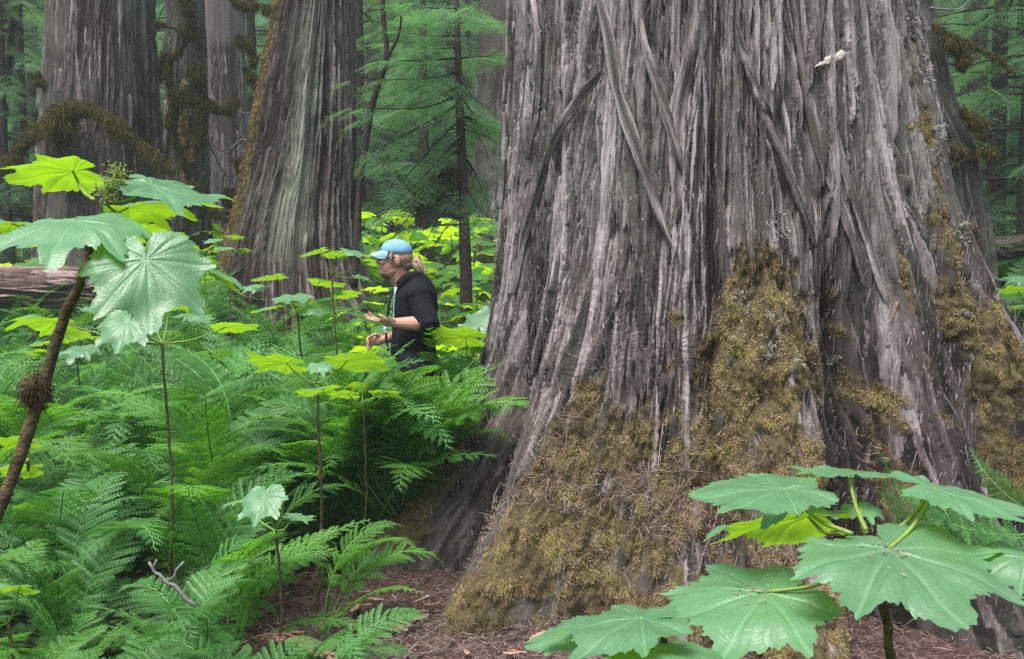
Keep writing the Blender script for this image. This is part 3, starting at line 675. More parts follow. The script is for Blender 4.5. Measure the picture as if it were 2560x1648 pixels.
L9 = [([(2365, 95), (2395, 120), (2410, 150), (2400, 175)], .04, .03, 1.0), ([(2400, 262), (2425, 300), (2450, 335), (2468, 342)], .02, .012, .2), ([(2425, 305), (2450, 302), (2465, 318)], .03, .02, .9), ([(2440, 370), (2460, 378), (2490, 390)], .03, .015, 1.2), ([(2362, 430), (2400, 405), (2425, 395)], .006, .004, 0),
      ([(2330, 60), (2420, 110), (2500, 150), (2530, 180)], .016, .006, .2), ([(2325, 20), (2350, 22), (2400, 22), (2430, -10)], .012, .006, 0)]
for q, (p, a, b, mo) in enumerate(L9): limb('mossy_limb' if mo else 'dead_twig', p, 10.6, a, b, M['wood_grey'] if q in (1, 6) else M['wood_dark'], T9, mo, 200 + q * 5, .08)

# ---------------------------------------------------------------- fallen log at the left
def fallen_log(name, a, b, ra, rb, label, mat, seed, nc=180, nl=420):
    a = np.array(a); b = np.array(b); L = np.linalg.norm(b - a); ax = (b - a) / L
    u = np.cross(ax, [0, 0, 1.]); u /= np.linalg.norm(u); v = np.cross(u, ax)
    th = np.linspace(0, 2 * np.pi, nc, endpoint=False); s = np.linspace(0, L, nl)
    TH, SS = np.meshgrid(th, s); rm = (ra + rb) / 2
    H, T, ID = bark_field((TH - np.pi) * rm, SS, seed, 140, .02, .08, .5, 2.5, .02, .05, .02)
    R = (ra + (rb - ra) * SS / L) * (1 + .04 * noise2(TH * 2, SS * .6, seed)) + H
    T = np.clip(T + .2, 0, 1)
    V = a + SS[..., None] * ax + R[..., None] * (np.cos(TH)[..., None] * u + np.sin(TH)[..., None] * v)
    V = V.reshape(-1, 3); i = np.arange(nl - 1)[:, None] * nc; j = np.arange(nc)[None]; j2 = (j + 1) % nc
    F = np.stack([i + j, i + j2, i + nc + j2, i + nc + j], -1).reshape(-1, 4)
    n = len(V); V = np.vstack([V, a - ax * .03, b + ax * .03])
    F3 = np.array([[(q + 1) % nc, q, n] for q in range(nc)] + [[n - nc + q, n - nc + (q + 1) % nc, n + 1] for q in range(nc)])
    z = np.zeros(n + 2); tone = np.append(T.ravel(), [.3, .3])
    return tag(link(name, mesh_np(name, V, [F, F3], [mat], {'tone': tone, 'moss': z, 'lichen': z})), label, 'fallen log')
lg = fallen_log('fallen_log', at(-620, 726, 9.5), at(345, 716, 9.9), .21, .185, 'big fallen cedar log lying at the left below the broad trunk', M['log'], 51)
fallen_log('fallen_log', at(2475, 622, 11.5), at(2720, 600, 11.7), .12, .12, 'rotten reddish-brown log end lying in the ferns right of the giant cedar', M['bark_dark'], 52, 60, 120)
# ---------------------------------------------------------------- the man in the ferns
PD = 6.1
def pp(px, py, dy=0.0): return np.array(tuple(at(px, py, PD + dy)))
def remeshed(name, mb, voxel, mats, it=4, parent=None):
    me = mb.mesh(name + '_raw', mats); ob = bpy.data.objects.new(name + '_raw', me); COL.objects.link(ob)
    md = ob.modifiers.new('r', 'REMESH'); md.mode = 'VOXEL'; md.voxel_size = voxel; md.use_smooth_shade = True
    sm = ob.modifiers.new('s', 'SMOOTH'); sm.factor = .5; sm.iterations = it
    dg = bpy.context.evaluated_depsgraph_get(); ev = ob.evaluated_get(dg)
    m2 = bpy.data.meshes.new_from_object(ev); bpy.data.objects.remove(ob); bpy.data.meshes.remove(me)
    m2.name = name; m2.materials.clear()
    for m in mats: m2.materials.append(m)
    m2.polygons.foreach_set('use_smooth', np.ones(len(m2.polygons), bool))
    return m2
skin, nt_, out_ = new_mat('skin')
n_ = nz(nt_, 9, 3, .6)
c_ = mixc(nt_, n_, (.36, .17, .12, 1), (.50, .28, .21, 1))
p_ = princ(nt_, c_, .55, .35, nz(nt_, 120, 3, .6), .12, .003); p_.inputs['Subsurface Weight'].default_value = .12; p_.inputs['Subsurface Radius'].default_value = (.02, .008, .004)
nt_.links.new(p_.outputs[0], out_.inputs[0])
hood_m = plain_mat('charcoal_sweatshirt', (.007, .007, .010), (.016, .015, .021), 14, .95, .1, .5, 90, .006)
trou_m = plain_mat('dark_trousers', (.012, .012, .016), (.025, .025, .03), 14, .9, .1, .5, 60, .006)
cap_m = plain_mat('blue_cotton_cap', (.13, .30, .44), (.22, .42, .55), 30, .85, .2, .3, 300, .002)
brim_m = plain_mat('pale_blue_brim', (.20, .36, .46), (.28, .45, .55), 30, .85, .2, .3, 300, .002)
hair_m = plain_mat('blond_hair', (.17, .11, .065), (.48, .35, .23), 40, .6, .4, .6, 120, .006)
beard_m = plain_mat('brown_beard', (.07, .04, .025), (.17, .10, .06), 60, .8, .2, .6, 200, .004)
glass_m = plain_mat('dark_spectacle_frame', (.008, .006, .006), (.02, .014, .012), 30, .3, .5, 0)
shirt_m, nt_, out_ = new_mat('striped_shirt')
sep = N(nt_, 'SeparateXYZ'); nt_.links.new(N(nt_, 'TexCoord').outputs['Object'], sep.inputs[0])
cc = ramp(nt_, attr(nt_, 'tone'), [(0, (.75, .55, .06, 1)), (.3, (.75, .55, .06, 1)), (.34, (.50, .07, .03, 1)), (.62, (.50, .07, .03, 1)), (.66, (.50, .62, .70, 1)), (1, (.45, .58, .68, 1))])
cc.node.color_ramp.interpolation = 'CONSTANT'
p_ = princ(nt_, cc, .9, .1); nt_.links.new(p_.outputs[0], out_.inputs[0])
shoe_m = plain_mat('brown_boot', (.03, .02, .014), (.06, .04, .03), 20, .7, .3)
metal_m = plain_mat('grey_buckle', (.35, .36, .38), (.5, .5, .52), 30, .4, .5, 0)

gfoot = float(gz(pp(1035, 800)[0], PD))
man = empty('person', (pp(1035, 800)[0], PD, gfoot))
tag(man, 'man in a blue cap and dark hoodie waist-deep in ferns holding out an open palm', 'person')
def A(o): return adopt(o, man)
Hh, Tp = pp(1038, 862), None
# skeleton points (near side = smaller depth)
neckb, neckt = pp(1012, 702, .02), pp(990, 660, .01)
skull = pp(987, 628)
shN, shF = pp(1044, 724, -.19), pp(1026, 722, .21)
elN, elF = pp(1072, 798, -.27), pp(1040, 812, .25)
wrN, wrF = pp(985, 796, -.20), pp(962, 838, .05)
hipN, hipF = pp(1048, 884, -.09), pp(1038, 884, .10)
knN = np.array([hipN[0] - .05, PD - .11, gfoot + .50]); knF = np.array([hipF[0] - .10, PD + .12, gfoot + .51])
anN = np.array([hipN[0] + .02, PD - .12, gfoot + .09]); anF = np.array([hipF[0] - .06, PD + .14, gfoot + .09])
b = MB()
# head: cranium, face wedge, jaw, nose, lips, brow, ear, neck   (faces -X)
b.ball(skull + [.012, 0, .012], [.098, .076, .095], nu=20, nv=14)
b.ball(skull + [-.035, 0, -.045], [.062, .060, .085], nu=18, nv=12)
b.ball(skull + [-.058, 0, -.095], [.038, .036, .030], nu=14, nv=10)          # chin
b.ball(skull + [-.020, 0, -.088], [.060, .055, .034], rot=(0, rad(-18), 0), nu=16, nv=10)   # jaw
b.tube([skull + [-.090, 0, .000], skull + [-.104, 0, -.022], skull + [-.116, 0, -.040]], [.010, .012, .014], 8)   # nose
b.ball(skull + [-.102, .011, -.040], [.012, .009, .009]); b.ball(skull + [-.102, -.011, -.040], [.012, .009, .009])
b.ball(skull + [-.093, 0, -.066], [.012, .022, .006]); b.ball(skull + [-.090, 0, -.076], [.012, .020, .007])    # lips
for s in (-1, 1):
    b.ball(skull + [-.082, s * .030, .012], [.018, .026, .008])               # brow
    b.ball(skull + [-.070, s * .042, -.030], [.024, .020, .022])              # cheek
    b.ball(skull + [.022, s * .078, -.022], [.020, .010, .033], rot=(0, rad(-12), 0))   # ear
b.tube([neckt + [.012, 0, 0], neckb, pp(1030, 735, .01)], [.057, .062, .085], 12)
# arms
def arm(sh, el, wr):
    m1 = (sh + el) / 2; m2 = el + (wr - el) * .33
    b.tube([sh, m1, el, m2, wr], [.058, .054, .046, .047, .029], 12)
arm(shN, elN, wrN); arm(shF, elF, wrF)
# trunk and legs under the clothes
b.ball(pp(1040, 750, .01), [.125, .185, .19]); b.ball(pp(1038, 835, .005), [.115, .16, .15]); b.ball(pp(1040, 880, 0), [.12, .165, .11])
b.tube([pp(1038, 730, .01), pp(1040, 870, 0)], [.12, .12], 14)
for h, k, a in ((hipN, knN, anN), (hipF, knF, anF)):
    b.tube([h, (h + k) / 2, k, k + (a - k) * .3, a], [.088, .078, .056, .058, .038], 12)
    b.tube([a + [.03, 0, -.04], a + [-.10, 0, -.055], a + [-.17, 0, -.06]], [.036, .036, .026], 10)
# near hand: palm up, fingers reaching left, thumb raised from the palm's side
pc = wrN + np.array([-.045, -.005, .008])
b.tube([wrN, wrN + [-.02, 0, .003], pc + [-.02, 0, .006]], [.027, .029, .026], 10)
b.ball(pc, [.045, .036, .016], rot=(rad(-14), rad(10), 0), nu=14, nv=10)
fing = [(-.030, .095, .012), (-.011, .112, .022), (.010, .108, .028), (.028, .088, .034)]
for dy, L, lift in fing:
    p0 = pc + [-.034, dy, .004]; p1 = p0 + [-L * .40, dy * .12, lift * .30]; p2 = p1 + [-L * .30, dy * .1, lift * .55]; p3 = p2 + [-L * .20, 0, lift * .75]
    b.tube([p0, p1, p2, p3], [.0098, .0090, .0082, .0070], 8)
t0 = pc + [.012, -.028, .004]; b.tube([t0, t0 + [-.016, -.016, .016], t0 + [-.038, -.018, .033], t0 + [-.058, -.012, .042]], [.014, .012, .010, .008], 8)
# far hand: loosely curled, knuckles left
pf = wrF + np.array([-.042, -.005, -.006])
b.tube([wrF, pf], [.027, .026], 10); b.ball(pf, [.042, .022, .036], rot=(0, rad(-8), 0), nu=14, nv=10)
for q, (dz, L) in enumerate([(.026, .075), (.010, .082), (-.008, .078), (-.025, .066)]):
    p0 = pf + [-.032, -.004, dz]; p1 = p0 + [-.030, -.012, -.006]; p2 = p1 + [-.006, -.026, -.014]; p3 = p2 + [.016, -.016, -.010]
    b.tube([p0, p1, p2, p3], [.0098, .0090, .0082, .0070], 8)
t0 = pf + [.006, -.012, .028]; b.tube([t0, t0 + [-.022, -.016, .012], t0 + [-.045, -.024, .004], t0 + [-.058, -.026, -.010]], [.013, .011, .0095, .008], 8)
A(link('body', remeshed('person_body', b, .0042, [skin], 3)))
# eyes behind the glasses
for s in (-1, 1):
    e = MB().ball(skull + [-.079, s * .030, -.006], .0115, nu=12, nv=8); A(link('eye', e.mesh('eye', [glass_m])))
# hair: sides under the cap, ponytail
h = MB()
h.ball(skull + [.036, 0, -.006], [.078, .073, .064], nu=20, nv=14)
h.ball(skull + [.070, 0, -.045], [.040, .050, .040])
h.tube([skull + [.100, 0, -.040], skull + [.118, -.005, -.042], skull + [.134, -.008, -.060], skull + [.144, -.008, -.088], skull + [.136, -.006, -.112]], [.018, .024, .026, .020, .008], 12)
for s in (-1, 1): h.tube([skull + [-.012, s * .074, .030], skull + [-.018, s * .074, -.005], skull + [-.012, s * .071, -.035]], [.012, .012, .006], 8)
r = np.random.default_rng(4)
for q in range(26):
    a0 = skull + [.11 + r.normal(0, .008), r.normal(0, .014), -.036 + r.normal(0, .012)]
    h.tube([a0, a0 + [.03, r.normal(0, .012), .006 + r.normal(0, .01)], a0 + [.055 + r.normal(0, .008), r.normal(0, .016), -.035], a0 + [.052 + r.normal(0, .014), r.normal(0, .016), -.085 + r.normal(0, .02)]], [.006, .007, .006, .002], 6)
A(link('hair', remeshed('person_hair', h, .004, [hair_m], 1)))
bd = MB(); bd.ball(skull + [-.066, 0, -.106], [.030, .036, .022]); bd.tube([skull + [-.052, 0, -.115], skull + [-.04, 0, -.150]], [.026, .006], 10)
A(link('beard', remeshed('person_beard', bd, .004, [beard_m], 1)))
# cap: crown, brim, button
c = MB()
def crown(X):
    X = X.copy(); X[:, 2] = np.where(X[:, 2] < -.012, -.012 + (X[:, 2] + .012) * .1, X[:, 2]); return X
c.ball(skull + [.010, 0, .038], [.099, .084, .074], nu=28, nv=18, rot=(0, rad(6), 0), f=crown)
c.ball(skull + [.010, 0, .113], [.008, .008, .004])
capo = A(link('cap', c.mesh('cap_crown', [cap_m])))
u = np.linspace(-1, 1, 17); v = np.linspace(0, 1, 9)
V = []
for lay in (0, 1):
    for vv in v:
        for uu in u:
            y = uu * .082 * (1 - .12 * vv ** 2); x = -.070 * math.sqrt(max(0, 1 - .75 * uu * uu)) - vv * .088 * math.sqrt(max(0, 1 - (uu) ** 4 * .98))
            z = .046 - .026 * vv - .030 * uu * uu * (0.4 + .6 * vv) - lay * .005
            V.append(skull + [x, y, z])
V = np.array(V); nu_ = len(u); nl_ = nu_ * len(v); F = []
for q in range(len(v) - 1):
    for w_ in range(nu_ - 1):
        a0 = q * nu_ + w_; F.append([a0, a0 + 1, a0 + nu_ + 1, a0 + nu_]); F.append([nl_ + a0, nl_ + a0 + nu_, nl_ + a0 + nu_ + 1, nl_ + a0 + 1])
for w_ in range(nu_ - 1):
    a0 = (len(v) - 1) * nu_ + w_; F.append([a0, a0 + 1, nl_ + a0 + 1, nl_ + a0])
bo = link('brim', mesh_np('cap_brim', V, np.array(F), [brim_m])); bo.parent = capo
# spectacles
gl = MB()
for s in (-1, 1):
    tt = np.linspace(0, 2 * np.pi, 17)
    gl.tube([skull + [-.097 + .012 * abs(math.cos(a)) * (math.cos(a) * s > 0), s * .032 + .023 * math.cos(a), -.006 + .017 * math.sin(a)] for a in tt], .0042, 6, cap=False)
    gl.tube([skull + [-.088, s * .058, -.002], skull + [-.03, s * .080, .000], skull + [.022, s * .082, -.004]], .0040, 6)
    gl.ball(skull + [-.094, s * .033, -.006], [.004, .022, .016])
gl.tube([skull + [-.099, -.010, -.004], skull + [-.102, 0, -.001], skull + [-.099, .010, -.004]], .0026, 6)
A(link('glasses', gl.mesh('glasses', [glass_m])))
# hooded sweatshirt: torso, sleeves pushed to the elbow, hood at the nape, folds
s_ = MB()
def fold(X): return X * (1 + .035 * noise2(X[:, 2:] * 18 + X[:, :1] * 9, X[:, 1:2] * 12 + X[:, :1] * 6, 77))
s_.ball(pp(1040, 748, .01), [.138, .20, .205], nu=40, nv=28, f=fold)
s_.ball(pp(1038, 828, .005), [.130, .180, .165], nu=40, nv=28, f=fold)
s_.tube([pp(1030, 722, .01), pp(1036, 760, .01), pp(1036, 820, .005), pp(1032, 868, 0), pp(1034, 882, 0)], [.11, .142, .140, .142, .136], 28)
for sh, el, wr in ((shN, elN, wrN), (shF, elF, wrF)):
    cuf = el + (wr - el) * .10
    tt = np.linspace(0, 1, 14); C = spline([sh + [-.004, 0, .012], (sh + el) / 2, el, cuf], 14)
    s_.tube(C, (.074 - .010 * tt) * (1 + .06 * np.sin(tt * 30) * (tt > .5)), 18)
    s_.ball(sh + [0, 0, .002], [.085, .085, .075])
hd = [pp(998, 702, -.085), pp(1018, 682, -.10), pp(1040, 678, -.05), pp(1046, 682, 0.02), pp(1040, 680, .08), pp(1016, 684, .12), pp(998, 702, .10)]
s_.tube(spline(hd, 26), .034, 12)
s_.ball(pp(1052, 704, .01), [.060, .110, .055], rot=(0, rad(-30), 0))
A(link('hoodie', remeshed('person_hoodie', s_, .006, [hood_m], 3)))
# shirt front showing in the open zip, drawcord, zip edge
sv, st, sf = [], [], []
rows = np.linspace(0, 1, 14)
for q in rows:
    e0 = pp(986 - 14 * q - 4 * math.sin(q * 3), 705 + 88 * q, -.075); 
    for w_ in range(6):
        sv.append(e0 + [.004 - .030 * (w_ / 5) ** 1.0 * 0 - .012 * math.sin(w_ / 5 * 3.1), .15 * w_ / 5, 0]); st.append(w_ / 5)
for q in range(13):
    for w_ in range(5): a0 = q * 6 + w_; sf.append([a0, a0 + 1, a0 + 7, a0 + 6])
sh2 = MB(); sh2.tube(spline([pp(999, 704, -.03), pp(997.5, 740, -.04), pp(995, 785, -.04), pp(996, 820, -.03)], 16), [.02] + [.036] * 14 + [.02], 20, tone=.5)
V = np.concatenate(sh2.V); 
tn = np.clip(.45 + (V[:, 0] - pp(985, 740)[0] + .05) / .07 + .4 * noise2(V[:, 2] * 8, V[:, 1] * 8, 5), 0, 1)
sh2.A = [tn]
A(link('shirt', sh2.mesh('shirt_front', [shirt_m])))
zp = MB(); zp.tube(spline([pp(981, 712, -.075), pp(972, 745, -.085), pp(966, 790, -.09), pp(964, 830, -.09), pp(970, 868, -.08)], 20), .007, 8)
A(link('zip_edge', zp.mesh('zip_edge', [hood_m])))
dc = MB(); dc.tube(spline([pp(984, 696, -.09), pp(976, 730, -.11), pp(971, 775, -.115)], 14), .004, 6)
A(link('drawcord', dc.mesh('drawcord', [glass_m])))
bk = MB(); bk.tube([pp(962, 806, -.10), pp(961, 822, -.10)], [.010, .009], 8); bk.ball(pp(963, 820, -.105), [.010, .006, .008])
A(link('buckle', bk.mesh('buckle', [metal_m])))
tr = MB(); tr.ball(pp(1040, 882, 0), [.135, .175, .11]); 
for h_, k, a in ((hipN, knN, anN), (hipF, knF, anF)): tr.tube([h_, (h_ + k) / 2, k, a + [0, 0, .02]], [.105, .092, .074, .066], 16)
A(link('trousers', remeshed('person_trousers', tr, .008, [trou_m], 3)))
for a in (anN, anF):
    bt = MB(); bt.tube([a + [0, 0, .10], a + [.01, 0, .0], a + [.0, 0, -.045]], [.056, .054, .05], 14); bt.tube([a + [.03, 0, -.045], a + [-.10, 0, -.052], a + [-.18, 0, -.06]], [.048, .048, .034], 14)
    A(link('boot', remeshed('boot', bt, .008, [shoe_m], 2)))
# the bit of frond in the near palm is a thing held
fr = MB(); 
p0 = pc + np.array([-.085, -.03, .035]); p1 = pc + np.array([.05, -.04, .012])
fr.tube([p0, (p0 + p1) / 2 + [0, 0, .012], p1], [.002, .003, .003], 5)
for q in np.linspace(.05, .95, 12):
    c0 = p0 + (p1 - p0) * q + [0, 0, .012 * (1 - (2 * q - 1) ** 2)]
    for s in (-1, 1):
        d = np.array([.014, s * .02, .004 * s + .002]); e = np.array([.006, -.003, .002])
        fr.add([c0, c0 + d * .5 + e, c0 + d, c0 + d * .5 - e], [[0, 1, 2, 3]], .5)
man.scale = (.98, .98, .98); fr.V = [np.array(man.location) + .98 * (v - np.array(man.location)) for v in fr.V]
tag(link('leaf_sprig', fr.mesh('leaf_sprig', [M['fern_light']], False)), 'small green leaf sprig lying on the open palm of the man', 'sprig')
# ---------------------------------------------------------------- fern fronds
def frond_mesh(name, seed, mats, a0=72, a1=-15, pairs=18, pn=15, lod=1, width=.21, ex=1.25, base=.20):
    """one bipinnate lady-fern frond, unit length, growing up and outward along +X"""
    r = np.random.default_rng(seed)
    n = 60; t = np.linspace(0, 1, n)
    ang = np.radians(a0 + (a1 - a0) * t ** ex + 5 * noise2(t * 3, t * 0, seed))
    x = np.concatenate([[0], np.cumsum(np.cos(ang))[:-1]]) / n; z = np.concatenate([[0], np.cumsum(np.sin(ang))[:-1]]) / n
    y = .03 * noise2(t * 2, t * 0 + 5, seed) * t
    C = np.stack([x, y, z], 1)
    m = MB(); m.tube(C[::3], np.interp(t[::3], [0, .3, 1], [.0055, .0042, .0012]), 4, .75)
    T_ = np.gradient(C, axis=0); T_ /= np.linalg.norm(T_, axis=1)[:, None]
    V, A = [], []
    ts = base + (1 - base) * (np.linspace(0, 1, pairs + 1)[:-1]) ** .93
    for k, tk in enumerate(ts):
        f = (tk - base) / (1 - base)
        L = width * (min(1, (.50 + f / .30 * .5)) * (1 - max(0, f - .28) / .72) ** .85 + .015)
        i = min(n - 1, int(tk * (n - 1))); c = C[i]; tg = T_[i]
        side0 = np.array([0, 1., 0]); nrm = np.cross(tg, side0); nrm /= np.linalg.norm(nrm)
        if nrm[2] < 0: nrm = -nrm
        for s in (-1, 1):
            Lk = L * r.uniform(.86, 1.08); fa = rad(72 - 28 * f + r.normal(0, 4))
            d = tg * math.cos(fa) + s * side0 * math.sin(fa) + nrm * r.uniform(.0, .22)
            d /= np.linalg.norm(d)
            droop = r.uniform(.10, .32)
            npn = max(3, int(round(pn * (Lk / width) ** .8)))
            q = (np.arange(npn) + .6) / npn
            c0 = c + (tg * (.25 * (s > 0)) / (pairs * 1.4))
            P = c0 + np.outer(q * Lk, d) - np.outer(droop * Lk * q ** 2, nrm)
            dd = d - 2 * droop * np.outer(q, nrm); dd /= np.linalg.norm(dd, axis=1)[:, None]
            pl = np.cross(nrm, d); pl /= np.linalg.norm(pl); up = np.cross(d, pl)
            pw = .5 * Lk / npn
            # midrib of the pinna
            e = c0 + d * Lk - nrm * droop * Lk
            w0 = .0012
            V.append(np.array([[c0 - pl * w0, c0 + pl * w0, P[npn // 2] + pl * w0 * .7, P[npn // 2] - pl * w0 * .7], [P[npn // 2] - pl * w0 * .7, P[npn // 2] + pl * w0 * .7, e + pl * .0003, e - pl * .0003]])); A += [.7] * 8
            for sd in (-1, 1):
                l = .30 * Lk * (1 - q ** 1.6) ** .75 * np.minimum(1, .65 + q * 1.5) * r.uniform(.85, 1.12, npn) + .10 * Lk / npn
                l = np.minimum(l, .56 * (1 - base) / pairs * (1.15 - .35 * q))
                dv = dd * math.cos(rad(58)) + sd * pl * math.sin(rad(58)) + up * r.normal(-.10, .10, (npn, 1))
                dv /= np.linalg.norm(dv, axis=1)[:, None]
                wv = np.cross(dv, up); wv /= np.linalg.norm(wv, axis=1)[:, None]
                hw = np.minimum(pw * .92, l * .30)
                b0 = P + pl * 0
                V.append(np.stack([b0, b0 + dv * (l * .38)[:, None] + wv * hw[:, None], b0 + dv * l[:, None] - up * (.12 * l)[:, None], b0 + dv * (l * .45)[:, None] - wv * hw[:, None]], 1))
                A += [float(.45)] * (4 * npn)
    V = np.concatenate([v.reshape(-1, 4, 3) for v in V]).reshape(-1, 3)
    m.add(V, np.arange(len(V)).reshape(-1, 4), np.array(A))
    return m.mesh(name, mats, False)
FR = {}
for key, mt in (('cool', 'fern_blue'), ('mid', 'fern'), ('light', 'fern_light')):
    ARCH = [frond_mesh('fern_frond', 370 + q * 3, [M[mt]], a0, a1, 17, 15, 1, w_, 2.3, .36) for q, (a0, a1, w_) in enumerate([(88, -38, .20), (84, -20, .21), (90, -60, .20), (80, -45, .21), (86, -8, .19)])]
    FR[key] = [frond_mesh('fern_frond', 300 + q * 3, [M[mt]], a0, a1, 18, 15, 1, w_) for q, (a0, a1, w_) in enumerate([(80, 5, .19), (76, -22, .21), (68, -38, .20), (62, -5, .18), (84, 30, .17), (72, -55, .20), (88, 34, .17), (86, 15, .18), (82, 45, .17), (84, -10, .19)])] + ARCH
FRL = {key: [frond_mesh('fern_frond', 400 + q, [M[mt]], a0, a1, 16, 9, 2, .21) for q, (a0, a1) in enumerate([(84, 10), (80, -15), (86, 35)])] for key, mt in (('cool', 'fern_blue'), ('mid', 'fern'), ('light', 'fern_light'))}
FRD = [frond_mesh('dead_fern_frond', 450 + q, [M['needle_dead']], a0, a1, 15, 9, 1, .15) for q, (a0, a1) in enumerate([(62, -70), (48, -60)])]
for L_ in list(FR.values()) + list(FRL.values()):
    for me_ in L_:
        co_ = np.empty(len(me_.vertices) * 3, np.float32); me_.vertices.foreach_get('co', co_); me_['reach'] = float(co_[2::3].max())
def frond_at(root, me, px, py, d, tipx, tipy, tipd, s_=1.0, roll=0):
    """place one frond blade base at a pixel, pointing to another"""
    a = at(px, py, d); b = at(tipx, tipy, tipd); v = b - a
    o = link('frond', me); L = v.length
    # frond chord in its own frame
    co = np.empty(len(me.vertices) * 3, np.float32); me.vertices.foreach_get('co', co); co = co.reshape(-1, 3)
    ch = Vector(co[np.argmax((co ** 2).sum(1))]); q = ch.rotation_difference(v); 
    o.matrix_world = Matrix.Translation(a) @ Matrix.Rotation(roll, 4, v.normalized()) @ q.to_matrix().to_4x4() @ Matrix.Scale(L / ch.length * s_, 4)
    mw = o.matrix_world.copy(); o.parent = root; o.matrix_parent_inverse = Matrix.Translation(root.location).inverted(); o.matrix_basis = mw
    return o
def fern(x, y, h, nf, key, label, group, seed, flat=0.0, low=False, face=None, name='lady_fern'):
    """a fern plant: fronds rising from one crown"""
    r = random.Random(seed)
    e = empty(name, (x, y, float(gz(x, y)) - .02), r.uniform(0, 6.28)); tag(e, label, 'fern', group)
    for k in range(nf):
        me = r.choice(FRL[key] if low else (FR[key][6:10] if (h > .8 and r.random() < (.2 if x < -.9 else .45)) else FR[key][10:] if r.random() < .75 else FR[key][:6]))
        o = link('frond', me, e)
        a = 2 * math.pi * k / nf + r.uniform(-.35, .35)
        if face is not None and r.random() < .75: a = face - e.rotation_euler[2] + r.uniform(-.9, .9)
        o.rotation_euler = Euler((r.uniform(-.22, .22), r.uniform(-.12, .22) + flat, a), 'XYZ')
        dead = y < 5.2 and k == 0 and r.random() < .22
        if dead: o.data = r.choice(FRD); tag(o, 'brown withered frond')
        s = min(h / me['reach'], np.interp(y, [2.6, 3.4, 4.5, 6], [.62, .78, 1.1, 1.7])) * r.uniform(.78, 1.08); o.scale = (s, s, s)
    return e
r = random.Random(5)
pts = []
def px_of(x, y, z):
    c, s = math.cos(PITCH), math.sin(PITCH); dz = z - CAMZ
    f = y * c - dz * s; u = y * s + dz * c
    return CX + FPX * x / f, CY - FPX * u / f
def ok_fern(x, y):
    px, py = px_of(x, y, float(gz(x, y)))
    if math.hypot(x - TREE[0], y - TREE[1]) < 2.05 + .3 * (x < TREE[0] and y < 5.6): return False
    if math.hypot(x - (man.location.x), y - PD) < .30: return False
    if y < 5.5 and px + 1750 / y * min(1, y / 5) > 985: return False
    if px > 640 and y < 3.9: return False                     # the bare duff beside the roots
    return True
tries = 0
while len(pts) < 205 and tries < 9000:
    tries += 1
    y = 2.75 + 7.4 * r.random() ** .85; x = r.uniform(-.60 * y - .2, -.04 * y - .1)
    if y < 6 and x > -.35 - (6 - y) * .02 and y < 4.9: continue
    if not ok_fern(x, y): continue
    sp = .29 + .013 * y
    if any((x - a) ** 2 + (y - b) ** 2 < sp * sp for a, b in pts): continue
    pts.append((x, y))
# height of the fern tops that the photograph shows, by distance
for i, (x, y) in enumerate(pts):
    px, _ = px_of(x, y, .8)
    h = np.interp(y, [2.5, 3.2, 4.2, 6, 8, 10], [.50, .66, .95, 1.10, 1.12, 1.05]) * r.uniform(.8, 1.12)
    if px < 420 and y < 5.5: h *= .85
    if px < 420 and y > 6.5: h *= .72
    if abs(px - 1000) < 130 and 4.6 < y < 6.1: h *= .93
    key = r.choices(['cool', 'mid', 'light'], [.55, .32, .13] if y < 4.2 else [.22, .45, .33] if px < 650 else [.12, .4, .48])[0]
    if y < 4.3: lab = 'lady fern with arching fronds in the front of the fern bed'
    elif y < 6.4: lab = 'lady fern crowded in the middle of the fern bed'
    else: lab = 'lady fern in the far rows of the fern bed below the trunks'
    fern(x, y, h, (6 if y < 4.5 else 5) if y < 7 else 5, key, lab, 'ferns of the bed at the left', 1000 + i, low=y > 6.3)
# the ferns the photograph singles out
def fern_px(px, py, d, h, nf, key, label, seed, flat=.15, face=None):
    p = at(px, py, d); return fern(p.x, d, h, nf, key, label, None, seed, flat, face=face)
fern_px(620, 1560, 2.75, .48, 9, 'cool', 'wide low fern fanning out at the bottom of the photo', 21, .25)
fern_px(760, 1500, 3.35, .50, 6, 'cool', 'fern leaning over the bare red duff left of the roots', 22, .15, face=rad(-15))
fern_px(800, 1330, 4.3, .55, 5, 'light', 'fern whose pale frond reaches toward the left root', 23, .2, face=rad(-10))
fern_px(560, 1150, 3.9, 1.08, 7, 'light', 'tall fern with two long pale fronds arching right over the bed', 24, .05, face=rad(10))
fern_px(150, 1250, 3.0, .68, 7, 'cool', 'feathery fern beside the tall cane at the left', 25, .1)
fern_px(1125, 1000, 6.3, 1.15, 8, 'light', 'bright upright fern pressed against the left side of the giant cedar', 26, -.08)
fern_px(975, 980, 5.5, 1.02, 7, 'light', 'bright fern covering the legs of the man', 27, -.05)
for q, (px, d, h_) in enumerate([(905, 5.55, 1.0), (985, 5.6, 1.2), (1030, 5.68, 1.22), (960, 5.75, 1.08), (1015, 5.62, 1.02), (920, 5.5, .92), (930, 5.9, 1.08)]):
    fern_px(px, 1000, d, h_, 7, 'light' if q % 3 else 'mid', 'fern hiding the legs of the man', 70 + q, -.06)['group'] = 'ferns in front of the man'
fl = empty('lady_fern', tuple(at(1035, 1370, 5.45).xy) + (0,)); tag(fl, 'upright fern directly in front of the man at his thighs', 'fern')
for q, (tx, ty, td) in enumerate([(950, 890, 5.5), (985, 862, 5.5), (1015, 872, 5.3), (1040, 848, 5.4), (1000, 905, 5.2), (1060, 900, 5.2)]):
    frond_at(fl, FR['mid' if q % 2 else 'light'][(10, 13, 11, 14)[q % 4]], 1035, 1360, 5.45, tx, ty, td)
p = at(2420, 1250, 2.75)
fe = empty('lady_fern', (2.02, 2.9, .0)); tag(fe, 'bluish fern at the right edge behind the big lobed leaves', 'fern')
